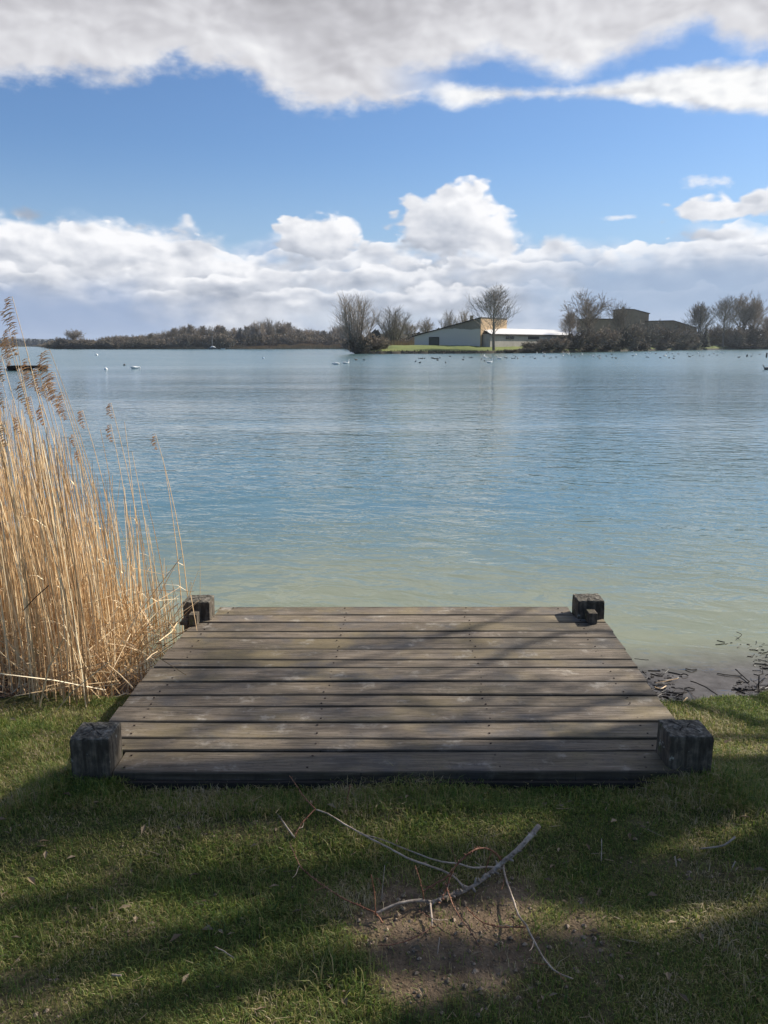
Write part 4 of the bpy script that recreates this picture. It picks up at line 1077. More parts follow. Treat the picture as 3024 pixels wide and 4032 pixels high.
def tree(key, name, label, cat, base, H, rz=None, wide=1.0, group=None, trunkname='trunk'):
    tm, km, H0 = protos[key]; s_ = H/H0
    t = thing(name, label, cat, base, group); t.rotation_euler = (0, 0, rnd.random()*6 if rz is None else rz); t.scale = (s_*wide, s_*wide, s_)
    obj(trunkname, tm, t); obj('crown', km, t)
    return t
proto('willow', 'willow', 14, 21, 'crown_grey', .011)
proto('willow2', 'willow', 13, 22, 'crown_grey', .011)
proto('vase', 'vase', 16, 23, 'crown_grey', .012)
proto('round', 'round', 14, 24, 'crown_brown', .017)
proto('round2', 'round', 14, 25, 'crown_grey', .020)
proto('slim', 'vase', 13, 26, 'crown_grey', .020)
proto('bush', 'bush', 5, 27, 'crown_brown', .05)
proto('bush2', 'bush', 5, 28, 'crown_brown', .055)
proto('bush3', 'bush', 5, 29, 'crown_dark', .07)
proto('far_a', 'round', 14, 34, 'crown_grey', .034)
proto('far_b', 'willow2' if False else 'vase', 14, 35, 'crown_grey', .030)
proto('far_c', 'willow', 12, 36, 'crown_grey', .024)
proto('far_d', 'bush', 5, 37, 'crown_brown', .055)
proto('far_e', 'bush', 5, 38, 'crown_brown', .05)
def th(px, ytop, t=0.0):
    """base point and height of something whose top shows at ytop"""
    b = land(px, t); return b, at_d(px, ytop, b.y).z - b.z
def plant(key, px, ytop, t, name, label, cat, wpx=None, **kw):
    b, H = th(px, ytop, t)
    wide = 1.0
    if wpx:
        tm, km, H0 = protos[key]; co = [v.co.x for v in km.vertices]; ww = (np.percentile(co, 99)-np.percentile(co, 1))*H/H0
        wide = (wpx/F*b.y)/ww
    return tree(key, name, label, cat, b, H, wide=wide, **kw)
plant('willow', 1405, 1158, 3, 'willow_tree', 'big many-stemmed leafless willow on the tip of the far bank', 'tree', 150)
plant('willow2', 1546, 1210, 70, 'bare_tree', 'broad rounded leafless tree just right of the big willow, behind the lawn', 'tree', 130)
plant('round2', 1672, 1252, 90, 'bare_tree', 'small pale leafless tree left of the grey gable', 'tree', 70)
plant('willow2', 1755, 1222, 60, 'bare_tree', 'left of two tree crowns behind the sloping barn roof', 'tree', 62)
plant('willow2', 1812, 1218, 62, 'bare_tree', 'right of two tree crowns behind the barn roof, beside the chimney', 'tree', 62)
plant('vase', 1928, 1122, 3, 'bare_tree', 'tall vase-shaped leafless tree standing in front of the tan wall', 'tree', 155)
plant('round', 2285, 1148, 10, 'bare_tree', 'wide spreading leafless tree at the end of the white roof', 'tree', 165)
plant('slim', 2210, 1225, 12, 'bare_tree', 'small leafless tree leaning on the left of the spreading tree', 'tree', 70)
plant('round', 2402, 1188, 20, 'bare_tree', 'leafless tree directly left of the brown tower', 'tree', 80)
plant('slim', 2700, 1192, 6, 'bare_tree', 'slender leafless tree behind the thin conifer', 'tree', 95)
plant('vase', 2795, 1165, 8, 'bare_tree', 'left of the three big leafless trees right of the clearing', 'tree', 120)
plant('far_a', 2865, 1158, 10, 'bare_tree', 'middle and tallest of the three big leafless trees right of the clearing', 'tree', 100)
plant('slim', 2905, 1180, 7, 'bare_tree', 'right of the three big leafless trees right of the clearing', 'tree', 95)
plant('slim', 2955, 1245, 20, 'bare_tree', 'low thin leafless tree behind the hedge at the right', 'tree', 60)
plant('far_a', 3030, 1222, 10, 'bare_tree', 'leafless tree cut by the right edge of the photo', 'tree', 60)
plant('slim', 1360, 1282, 80, 'bare_tree', 'thin leafless tree just left of the big willow', 'tree', 60)
plant('round2', 1600, 1262, 100, 'bare_tree', 'low grey leafless tree between the rounded tree and the small pale tree', 'tree', 80)
# conifers
def conifer(px, ytop, t, label, wd):
    b, H = th(px, ytop, t); r = random.Random(px); T_, K = MB(), MB()
    T_.tube([(0,0,0), (0,0,H*.98)], [H*.018, .02], 6)
    for i in range(60):
        z = H*(.1+.88*i/60); rr = wd*(1-i/62)*r.uniform(.6, 1.1)
        for j in range(7):
            a = r.uniform(0, 6.28); e_ = Vector((math.cos(a)*rr, math.sin(a)*rr, z-rr*.25)); c_ = Vector((0, 0, z)); s_ = Vector((-math.sin(a), math.cos(a), 0))*rr*.2
            K.tri(c_, e_+s_, e_-s_+Vector((0, 0, -.15)))
    o = thing('conifer', label, 'tree', b); build('trunk', T_, M['trunk'], o); build('crown', K, M['conifer'], o)
conifer(2704, 1232, 2, 'thin dark conifer at the left side of the clearing', 1.7)
conifer(2727, 1288, 2, 'short bushy dark conifer beside the thin one', 3.2)
# bushes on the peninsula: (px, top row, depth, key, width px)
BU = [(1412,1322,1,'bush3',90), (1368,1372,-.6,'bush',60), (1478,1318,6,'bush',100), (1510,1335,9,'bush',60), (1440,1340,3,'bush3',60),
      (2075,1345,2,'bush',90), (2130,1335,2,'bush2',90), (2180,1330,3,'bush2',90), (2230,1312,3,'bush3',110), (2290,1300,4,'bush2',120), (2050,1368,.5,'bush2',60), (1990,1376,.4,'bush3',60),
      (2345,1285,5,'bush',120), (2400,1300,2,'bush3',100), (2440,1272,6,'bush',120), (2500,1282,4,'bush2',110), (2560,1272,5,'bush',120), (2620,1290,3,'bush',110), (2655,1300,2,'bush2',90), (2690,1318,1,'bush',60),
      (2270,1352,.8,'bush3',100), (2340,1345,.8,'bush3',100), (2470,1345,.6,'bush3',100), (2560,1342,.8,'bush2',100), (2640,1345,.6,'bush2',90),
      (2835,1290,3,'bush2',90), (2880,1282,5,'bush3',100), (2930,1290,6,'bush2',90), (2975,1288,5,'bush2',90), (3020,1282,5,'bush3',90), (3070,1285,5,'bush2',90), (2850,1350,.6,'bush3',80), (2910,1352,.8,'bush3',90), (2970,1350,.8,'bush3',90), (3020,1352,.8,'bush3',90), (3150,1280,8,'bush2',110), (3240,1290,8,'bush3',110),
      (2745,1285,60,'bush2',110), (2800,1288,60,'bush2',90), (1580,1330,80,'bush',90), (1640,1325,85,'bush',80), (1535,1320,85,'bush',90)]
seen = {}
for px, yt, t, key, wp in BU:
    if px < 1530: lab = 'bare brown bush crowding the foot of the big willow'; g_ = 'bushes at the willow'
    elif px < 1700: lab = 'low bare bush behind the lawn left of the grey gable'; g_ = 'bushes left of the gable'
    elif px < 2310: lab = 'dark bare bush on the bank in front of the long white-roofed wing'; g_ = 'bushes before the white roof'
    elif px < 2720: lab = 'tall dense brown shrub hiding the foot of the brown buildings'; g_ = 'shrubs before the brown buildings'
    elif px < 2820: lab = 'bare bush at the back of the green clearing'; g_ = 'bushes behind the clearing'
    else: lab = 'dark hedge bush right of the clearing under the three big trees'; g_ = 'hedge bushes at the right'
    plant(key, px, yt, t, 'bush', lab, 'bush', wp, group=g_, trunkname='stems')
# trees and bushes of the wooded bank at the left
sil = ([230,270,300,345,400,500,560,620,680,730,780,830,880,920,950,1010,1050,1090,1130,1160,1200,1280,1340,1390],
       [1350,1340,1325,1328,1330,1325,1322,1312,1300,1285,1272,1285,1272,1285,1292,1268,1265,1256,1262,1278,1290,1292,1282,1290])
plant('far_a', 343, 1298, 8, 'bare_tree', 'lone rounded leafless tree at the left end of the wooded bank', 'tree', 62)
px = 470
while px < 1385:
    yt = float(np.interp(px, *sil)) + rnd.uniform(-4, 12)
    key = rnd.choice(['far_a', 'far_b', 'far_b', 'far_c', 'far_a'])
    plant(key, px, yt, rnd.uniform(8, 40), 'bare_tree', 'leafless tree in the wooded bank left of the big willow', 'tree', rnd.uniform(34, 58), group='trees of the wooded bank')
    px += rnd.uniform(14, 26)
px = 228
while px < 1390:
    yt = float(np.interp(px, *sil)); yt = max(yt+(2 if px < 600 else 34), 1312) + rnd.uniform(-4, 14)
    if px < 290: yt = max(yt, 1343)
    plant(rnd.choice(['far_d', 'far_e', 'far_e']), px, min(yt, 1356), rnd.uniform(1, 9) + (6 if px > 925 else 0), 'bush', 'bare bush in the thicket of the wooded bank across the lake', 'bush', rnd.uniform(55, 80), group='bushes of the wooded bank', trunkname='stems')
    px += rnd.uniform(10, 18)
# pale reed fringe along the wooded bank
mb = MB(); r = random.Random(9)
def fringe(n, p0, p1, h0, h1, t0, t1):
    for i in range(n):
        q_ = r.uniform(p0, p1); b = land(q_, r.uniform(t0, t1)); h = r.uniform(h0, h1)*(.6+.8*float(vn(q_, 2, .06))); w_ = r.uniform(.12, .28)
        mb.tri((b.x-w_, b.y, b.z-.2), (b.x+w_, b.y, b.z-.2), (b.x+r.uniform(-.3, .3), b.y+r.uniform(-.2, .2), b.z+h))
fringe(3200, 1110, 1395, 1.5, 2.6, 0, 6); fringe(900, 930, 1120, .8, 1.9, 0, 6); fringe(500, 720, 840, .7, 1.6, 0, 3); fringe(250, 500, 720, .6, 1.3, -.3, 2); fringe(120, 890, 940, .6, 1.5, 0, 3); fringe(120, 205, 240, .3, .9, 0, 3); fringe(400, 1440, 1630, .9, 1.6, 45, 60)
tag(build('reed_fringe', mb, mat('far_reeds', rough=.9, fn=f_crown((.26,.17,.09), (.48,.34,.19)))), 'pale dry reed fringe along the foot of the wooded bank', 'reeds', kind='stuff')
mb = MB()
for i in range(2600):
    q_ = r.uniform(1420, 3080); b = land(q_, r.uniform(-.1, 1.2)); h = r.uniform(.15, .5); w_ = r.uniform(.04, .12)
    mb.tri((b.x-w_, b.y, b.z-.1), (b.x+w_, b.y, b.z-.1), (b.x+r.uniform(-.2, .2), b.y, b.z+h))
tag(build('bank_weeds', mb, M['crown_dark']), 'dark rough weeds along the water edge of the far lawn', 'weeds', kind='stuff')
for px_, t_ in ((2712, 14), (2748, 13), (2786, 14), (2735, 22), (2778, 24)):       # piles on the clearing
    b = land(px_, t_); T_ = MB()
    for q_ in range(70):
        a = r.uniform(0, 6.28); T_.tube([(r.uniform(-1.3, 1.3), r.uniform(-.8, .8), r.uniform(0, .5)), (r.uniform(-1.3, 1.3), r.uniform(-.8, .8), r.uniform(.1, .9))], .05, 3)
    tag(build('brush_pile', T_, M['crown_dark'], None, b), 'low dark brush pile on the green clearing', 'brush pile', 'brush piles on the clearing')

# ------------------------------------------------------------ buildings
def f_render(c0, c1, lowc=None, zl=0):
    def fn(k_, b):
        p = pos(k_); n = k_.noise(p, .6, 4, .6); n2 = k_.noise(k_.vm('MULTIPLY', p, (1, 1, .15)), 3.0, 3, .6)
        c = k_.ramp(k_.m('ADD', k_.m('MULTIPLY', n, .6), k_.m('MULTIPLY', n2, .4)), [(.35, c0), (.65, c1)])
        if lowc:
            z = k_.sep(p)[2]
            c = k_.mix(k_.sm(k_.m('SUBTRACT', z, k_.m('MULTIPLY', k_.noise(p, .25, 2, .5), 1.2)), zl-.1, zl+.1, 1, 0), c, lowc)
        k_.l.new(c, b.inputs['Base Color'])
    return fn
M['tan'] = mat('tan_render', rough=.9, fn=f_render((.43,.30,.17), (.50,.36,.215)))
M['gable'] = mat('grey_gable', rough=.9, fn=f_render((.24,.205,.155), (.30,.255,.20), (.62,.57,.49), 5.6))
M['roof_edge'] = mat('dark_roof_edge', (.035,.028,.022), .8)
M['door'] = mat('grey_green_door', (.075,.08,.06), .7)
M['white_roof'] = mat('white_corrugated_roof', (.82,.80,.76), .5)
M['grey_wall'] = mat('grey_render', rough=.9, fn=f_render((.34,.315,.27), (.46,.42,.37)))
M['window'] = mat('dark_window', (.03,.032,.033), .2)
M['brown_wall'] = mat('brown_brick', rough=.9, fn=f_render((.24,.175,.115), (.33,.25,.165)))
M['brown_roof'] = mat('brown_roof', (.12,.085,.06), .8)
def solid(name, front, depth, parent, m_, th_dir, base=None):
    """prism: polygon (x along wall, z) extruded back by depth; th_dir = angle of the wall direction"""
    c, s_ = math.cos(th_dir), math.sin(th_dir)
    m__ = MB(); n = len(front)
    A = [(x*c, x*s_, z) for x, z in front]; B = [(x*c - depth*s_, x*s_ + depth*c, z) for x, z in front]
    i = len(m__.v); m__.v += A+B
    m__.f.append(tuple(range(n))); m__.f.append(tuple(range(n, 2*n))[::-1]); m__.mi += [0, 0]
    for j in range(n): m__.f.append((j, n+j, n+(j+1) % n, (j+1) % n)); m__.mi.append(0)
    return build(name, m__, m_, parent)
# main barn: corner seen at px 1890
D0 = 222.0; cb = at_d(1890, 1360, D0); z0 = cb.z-.4
barn = thing('barn', 'large barn with a grey sloping gable and a sunlit tan side wall', 'barn', (cb.x, cb.y, 0))
th1 = PI - math.atan2(.57, .82)       # gable runs left and away
gl = 20.4; zt1 = at_d(1890, 1253, D0).z; Dl = D0 + gl*.57; zt0 = at_d(1634, 1325, Dl).z
solid('gable_wall', [(0, z0), (gl, z0), (gl, zt0), (0, zt1)][::-1], -15.0, barn, M['gable'], th1)
# tan side wall as a slab just proud of the body
ux, uy = .57, .82; nx1, ny1 = .82, -.57
mb = MB(); Lt = 15.0
def slab(a0, a1, zA, zB, o0, o1, ztA=None):
    mb.hexa([(ux*a0+nx1*o0, uy*a0+ny1*o0), (ux*a0+nx1*o1, uy*a0+ny1*o1), (ux*a1+nx1*o1, uy*a1+ny1*o1), (ux*a1+nx1*o0, uy*a1+ny1*o0)], zA, zB)
slab(.0, Lt, z0, zt1+.05, .01, .12); build('side_wall', mb, M['tan'], barn)
mb = MB(); slab(-.05, Lt+.05, zt1+.05, zt1+.30, -.1, .22); build('roof_edge', mb, M['roof_edge'], barn)
# roof sheet following the gable slope
c1, s1 = math.cos(th1), math.sin(th1)
mb = MB(); ra = []
for a in (-.1, gl+.7):
    z = zt1 + (zt0-zt1)*a/gl
    for off in (-.35, 15.1):
        ra.append((a*c1 + off*ux, a*s1 + off*uy, z))
mb.v = [(x, y, z+.02) for x, y, z in ra] + [(x, y, z+.26) for x, y, z in ra]
mb.f = [(0,1,3,2), (4,6,7,5), (0,4,5,1), (2,3,7,6), (0,2,6,4), (1,5,7,3)]; mb.mi = [0]*6
build('roof', mb, M['roof_edge'], barn)
def wallbox(name, m_, a0, a1, zA, zB, out=.06, parent=barn):
    nxg, nyg = -.57, -.82
    q_ = MB(); f0, f1 = -.02, out
    q_.hexa([(a0*c1+nxg*f0, a0*s1+nyg*f0), (a1*c1+nxg*f0, a1*s1+nyg*f0), (a1*c1+nxg*f1, a1*s1+nyg*f1), (a0*c1+nxg*f1, a0*s1+nyg*f1)][::-1], zA, zB)
    return build(name, q_, m_, parent)
def a_of(px):   # distance along the gable of a photo column
    k_ = (px-1512)/F/CP
    return (k_*cb.y - cb.x)/(c1 - k_*s1)
ad0, ad1 = a_of(1719), a_of(1684)
dr_ = wallbox('door', M['door'], ad0, ad1, z0+.3, at_d(1700, 1330, D0+9).z)
wallbox('door_frame', M['roof_edge'], ad0-.15, ad0, z0+.3, at_d(1700, 1329, D0+9).z+.1, .09); wallbox('door_frame', M['roof_edge'], ad1, ad1+.15, z0+.3, at_d(1700, 1329, D0+9).z+.1, .09)
wallbox('door_frame', M['roof_edge'], ad0, ad1, at_d(1700, 1330, D0+9).z+.002, at_d(1700, 1329, D0+9).z+.15, .09)
cxy = Vector((a_of(1836)*c1 + .8*ux, a_of(1836)*s1 + .8*uy, 0)); zc_ = at_d(1836, 1245, D0+3).z
mb = MB(); mb.box(cxy.x-.4, cxy.x+.4, cxy.y-.4, cxy.y+.4, zc_-1.8, zc_); mb.box(cxy.x-.48, cxy.x+.48, cxy.y-.48, cxy.y+.48, zc_+.002, zc_+.15); build('chimney', mb, M['tan'], barn)
mb = MB(); slab(9.0, 10.6, zt1-4.6, zt1-3.4, .10, .16); build('window', mb, M['window'], barn)
mb = MB(); slab(.8, 2.3, z0, z0+3.2, .10, .2); build('side_door', mb, M['door'], barn)

# long low wing with the white roof
D1 = 221.0; A_ = at_d(1930, 1356, D1); B_ = at_d(2300, 1352, D1+33); zr = at_d(1930, 1315, D1).z; zr2 = at_d(1940, 1292, D1+5).z
wing = thing('low_wing', 'long low grey outbuilding with a sunlit white corrugated roof', 'building', (A_.x, A_.y, 0))
tdir = math.atan2(B_.y-A_.y, B_.x-A_.x); Lw = (B_-A_).length
solid('wall', [(0, 1.2), (Lw, 1.2), (Lw, zr), (0, zr)], 8.0, wing, M['grey_wall'], tdir)
cw, sw = math.cos(tdir), math.sin(tdir)
mb = MB(); n = int(Lw/.5)
def wp(a, b, z): return (a*cw - b*sw, a*sw + b*cw, z)
for i in range(n*2):                    # corrugations: ridged mono-pitch sheet rising to the back
    a0, a1 = -.4+i*(Lw+.8)/(2*n), -.4+(i+1)*(Lw+.8)/(2*n); za, zb_ = (.0, .07) if i % 2 else (.07, .0)
    hip0 = max(0, 1-(a0+.4)/2.2); hip1 = max(0, 1-(a1+.4)/2.2)
    t0_, t1_ = 1-hip0, 1-hip1
    e0, e1 = max(t0_, .02), max(t1_, .02)
    mb.quad(wp(a0, -.5, zr+za), wp(a1, -.5, zr+zb_), wp(a1, -.5+5.0*e1, zr+zb_+(zr2-zr)*e1), wp(a0, -.5+5.0*e0, zr+za+(zr2-zr)*e0))
    if t0_ > .99: mb.quad(wp(a0, 4.5, zr2+za), wp(a1, 4.5, zr2+zb_), wp(a1, 9.2, zr+zb_), wp(a0, 9.2, zr+za))
build('roof', mb, M['white_roof'], wing)
mb = MB(); mb.hexa([wp(-.4, -.55, 0)[:2], wp(Lw+.4, -.55, 0)[:2], wp(Lw+.4, -.03, 0)[:2], wp(-.4, -.03, 0)[:2]], zr-.28, zr-.04); build('eaves_board', mb, M['roof_edge'], wing)
def aw(px): k_ = (px-1512)/F/CP; return (k_*A_.y - A_.x)/(cw - k_*sw)
for p0, p1 in ((1973, 1986), (1989, 2003), (2056, 2098), (2180, 2215)):
    q_ = MB(); a0, a1 = aw(p0), aw(p1); zw0, zw1 = at_d(2000, 1335, D1+2).z, at_d(2000, 1323, D1+2).z
    q_.hexa([wp(a0, -.06, 0)[:2], wp(a1, -.06, 0)[:2], wp(a1, .02, 0)[:2], wp(a0, .02, 0)[:2]], zw0, zw1); wn = build('window', q_, M['window'], wing)
    q_ = MB(); q_.hexa([wp(a0-.1, -.12, 0)[:2], wp(a1+.1, -.12, 0)[:2], wp(a1+.1, .02, 0)[:2], wp(a0-.1, .02, 0)[:2]], zw0-.12, zw0-.002); build('sill', q_, M['grey_wall'], wn)
# brown buildings
def brown(name, label, px0, px1, D, pts, depth, yaw, roofpts=None):
    a = at_d(px0, 1360, D); t = thing(name, label, 'building', (a.x, a.y, 0))
    c, s_ = math.cos(yaw), math.sin(yaw)
    def along(px): k_ = (px-1512)/F/CP; return (k_*a.y - a.x)/(c - k_*s_)
    prof = [(along(p), at_d(p, y, D + along(p)*s_).z) for p, y in pts]
    xs_ = [prof[0][0], prof[-1][0]]
    solid('wall', [(xs_[0], 1.0), (xs_[1], 1.0)] + prof[::-1], depth, t, M['brown_wall'], yaw)
    q_ = MB()
    for (x0, za), (x1, zb_) in zip(prof[:-1], prof[1:]):
        f = lambda x, b: (x*c - b*s_, x*s_ + b*c)
        e0 = -.4 if (x0, za) == prof[0] else 0; e1 = .4 if (x1, zb_) == prof[-1] else 0
        p_ = [f(x0+e0, -.4), f(x1+e1, -.4), f(x1+e1, depth+.4), f(x0+e0, depth+.4)]
        i = len(q_.v); zz = [za, zb_, zb_, za]
        q_.v += [(u, v, z+.02) for (u, v), z in zip(p_, zz)] + [(u, v, z+.35) for (u, v), z in zip(p_, zz)]
        q_.f += [(i+3,i+2,i+1,i), (i+4,i+5,i+6,i+7)] + [(i+j, i+(j+1) % 4, i+4+(j+1) % 4, i+4+j) for j in range(4)]; q_.mi += [0]*6
    build('roof', q_, M['brown_roof'], t)
    return t, along
tw, al = brown('brown_tower', 'tall brown building part with a mono-pitch roof sloping right', 2416, 2508, 392, [(2416, 1218), (2450, 1220), (2508, 1236)], 14, .10)
x_ = al(2413); mb = MB(); zt_ = at_d(2413, 1207, 392).z; mb.box(x_-.7, x_+.1, .3, 1.1, zt_-6, zt_); build('chimney', mb, M['brown_wall'], tw)
brown('brown_building', 'low brown building right of the tower with a roof falling to the right', 2508, 2692, 390, [(2508, 1266), (2600, 1264), (2640, 1276), (2692, 1294)], 16, .12)
brown('brown_building', 'flat-roofed brown building between the spreading tree and the tower', 2270, 2414, 330, [(2270, 1257), (2414, 1259)], 12, .05)

# ------------------------------------------------------------ boats, raft, posts, buoys
p = on_z(110, 1459, 0); raft = thing('raft', 'flat black wooden raft floating at the left behind the reeds', 'raft', p)
W_ = 135/F*p.y/CP
for i in range(7):
    mb = MB(); x0 = -W_/2+W_*i/7; mb.box(x0+.01, x0+W_/7-.01, -.6, .6, .18+rnd.uniform(-.02, .02), .38); build('float_board', mb, M['dark_wood'], raft)
for sx in (-.42, .42, 0):
    mb = MB(); mb.box(W_*sx-.15, W_*sx+.15, -.55, .55, -.1, .17); build('float', mb, M['dark_wood'], raft)
mb = MB(); mb.box(W_/2-.3, W_/2-.15, -.62, -.5, .2, .5); build('cleat', mb, M['dark_wood'], raft)
p = on_z(863, 1375.4, 0); p.y = min(p.y, 445); p.x = (863-1512)/F*p.y/CP
bt = thing('sailing_boat', 'small moored sailing boat with a bare mast before the wooded bank', 'boat', p)
q_ = MB(); ns = 12
for i in range(ns+1):
    t = i/ns; xx = -2.2+4.4*t; bw = 0.85*math.sin(PI*min(.96, .12+.88*t))**.6 + .02; zt_ = .75+.18*abs(t-.4)
    q_.v += [(xx, -bw, zt_), (xx, -bw*.8, .1), (xx, 0, -.2), (xx, bw*.8, .1), (xx, bw, zt_)]
for i in range(ns):
    for j in range(5): a = i*5+j; b = i*5+(j+1) % 5; q_.f.append((a, b, b+5, a+5)); q_.mi.append(0)
q_.f += [(0,1,2,3,4), tuple(ns*5+j for j in range(5))[::-1]]; q_.mi += [0, 0]
build('hull', q_, mat('dark_hull', (.10,.11,.12), .5), bt)
q_ = MB(); q_.tube([(-1.2,0,.9), (-.6,0,1.25), (.4,0,1.3), (1.5,0,.95)], [.35,.6,.6,.3], 8, squash=[.6]*4); build('cover', q_, mat('white_cover', (.75,.75,.73), .7), bt)
q_ = MB(); q_.tube([(-.1,0,.7), (-.1,0,7.2)], [.06, .04], 6); build('mast', q_, mat('pale_mast', (.6,.6,.58), .5), bt)
p = Vector(((902-1512)/F*440/CP, 440, 0)); q_ = MB()
q_.v = []; 
for i in range(9):
    t = i/8; xx = -1.1+2.2*t; bw = .45*math.sin(PI*min(.95, .15+.85*t))**.6+.02
    q_.v += [(xx, -bw, .45), (xx, -bw*.7, .0), (xx, bw*.7, .0), (xx, bw, .45)]
for i in range(8):
    for j in range(4): a = i*4+j; b = i*4+(j+1) % 4; q_.f.append((a, b, b+4, a+4)); q_.mi.append(0)
q_.f += [(0,1,2,3), (32,33,34,35)[::-1]]; q_.mi += [0, 0]
tag(build('rowing_boat', q_, mat('white_hull', (.7,.7,.68), .5), None, p), 'tiny white dinghy beside the moored sailing boat', 'boat')
def buoy(px, py, r_, label, c):
    p = on_z(px, py, 0); q_ = MB(); n = 8
    q_.tube([(0,0,-r_*.5), (0,0,-r_*.1), (0,0,r_*.5), (0,0,r_), (0,0,r_*1.35), (0,0,r_*1.5)], [r_*.6, r_*.95, r_, r_*.7, r_*.25, r_*.12], 10)
    tag(build('buoy', q_, c, None, p, smooth=True), label, 'buoy')
WB = mat('white_buoy', (.8,.8,.78), .4); DB = mat('dark_buoy', (.08,.08,.09), .4)
buoy(381, 1400, .26, 'white round buoy nearest the wooded bank', WB); buoy(490, 1439, .12, 'dark buoy between two swans at the left', DB); buoy(1037, 1412, .16, 'small pale blue buoy on open water before the wooded bank', mat('blue_buoy', (.4,.5,.6), .4))
buoy(417, 1456, .13, 'white buoy left of the resting swan', WB)
for px, yt, yb, lab in ((2941, 1396, 1405, 'short mooring post in the water under the right trees'), (3018, 1389, 1407, 'taller mooring post at the right edge'), (2714, 1348, 1376, 'grey post on the bank beside the conifers')):
    p = on_z(px, yb, 0) if yb > 1380 else land(px, .3); h = at_d(px, yt, p.y).z-p.z
    q_ = MB(); q_.tube([(0,0,-.3), (0,0,h*.5), (.03,0,h)], [.12, .12, .11], 7); tag(build('mooring_post', q_, M['dark_wood'], None, p), lab, 'post')

# ------------------------------------------------------------ birds
M['swan'] = mat('white_feathers', (.85,.84,.80), .7); M['bill'] = mat('orange_bill', (.6,.2,.04), .5); M['coot'] = mat('black_feathers', (.03,.03,.035), .7)
M['duck'] = mat('brown_feathers', (.13,.10,.075), .7); M['goose'] = mat('grey_feathers', (.18,.16,.14), .7)
def bird(name, spine, rad, sq, m_, bill, blade=None, bm=None):
    t = bpy.data.objects.new(name, None)
    q_ = MB(); q_.tube(spine, rad, 10, squash=sq); o = (q_.mesh('body', m_, True))
    b_ = MB(); b_.tube(bill, [.035*abs(bill[0][0]-bill[-1][0])/.14+.004, .01], 6)
    wgs = MB()
    if blade:
        for s_ in (-1, 1): wgs.tube([(-.55, s_*.08, .22), (-.3, s_*.19, .27), (0, s_*.2, .22), (.12, s_*.15, .14)], [.03, .10, .11, .04], 6, squash=[.5, .6, .6, .5])
    return o, b_.mesh('bill', bm or M['bill']), (wgs.mesh('wing', m_, True) if blade else None)
SW_UP = bird('swan', [(-.68,0,.24), (-.5,0,.18), (-.25,0,.14), (.05,0,.13), (.28,0,.17), (.40,0,.28), (.42,0,.42), (.38,0,.56), (.37,0,.68), (.42,0,.77), (.50,0,.78), (.56,0,.76)], [.02,.13,.22,.23,.17,.095,.06,.05,.045,.055,.055,.03], [1]*12, M['swan'], [(.56,0,.76), (.70,0,.72)], True)
SW_LOW = bird('swan', [(-.68,0,.24), (-.5,0,.18), (-.25,0,.14), (.05,0,.13), (.28,0,.15), (.42,0,.20), (.52,0,.24), (.60,0,.20), (.66,0,.10), (.70,0,.02)], [.02,.13,.22,.23,.17,.10,.07,.055,.055,.03], [1]*10, M['swan'], [(.70,0,.03), (.78,0,-.06)], True)
SW_SLEEP = bird('swan', [(-.62,0,.26), (-.5,0,.2), (-.25,0,.15), (.05,0,.15), (.28,0,.2), (.34,0,.33), (.22,0,.40), (.05,0,.38), (-.05,0,.35)], [.02,.13,.22,.23,.17,.07,.06,.06,.03], [1]*9, M['swan'], [(-.04,0,.35), (-.12,0,.33)], True)
COOT = bird('coot', [(-.2,0,.08), (-.12,0,.06), (0,0,.05), (.1,0,.07), (.15,0,.13), (.19,0,.18), (.23,0,.18)], [.01,.07,.095,.075,.04,.042,.02], [1]*7, M['coot'], [(.23,0,.178), (.27,0,.168)], None, M['swan'])
DUCK = bird('duck', [(-.28,0,.11), (-.18,0,.08), (0,0,.06), (.15,0,.08), (.2,0,.16), (.24,0,.23), (.29,0,.23)], [.01,.08,.115,.09,.045,.05,.025], [1]*7, M['duck'], [(.29,0,.225), (.36,0,.21)], None, M['bill'])
GOOSE = bird('goose', [(-.45,0,.22), (-.3,0,.16), (-.05,0,.12), (.18,0,.15), (.26,0,.28), (.27,0,.45), (.32,0,.50), (.38,0,.49)], [.01,.12,.18,.13,.06,.045,.055,.03], [1]*8, M['goose'], [(.38,0,.49), (.46,0,.47)], None, M['coot'])
def put(kind, name, label, px, py, rz, group=None, sc=1.0):
    p = on_z(px, py, 0); t = thing(name, label, name, p, group); t.rotation_euler = (0, 0, rz); t.scale = (sc,)*3
    obj('body', kind[0], t); obj('bill', kind[1], t)
    if kind[2]: obj('wing', kind[2], t)
S = .60
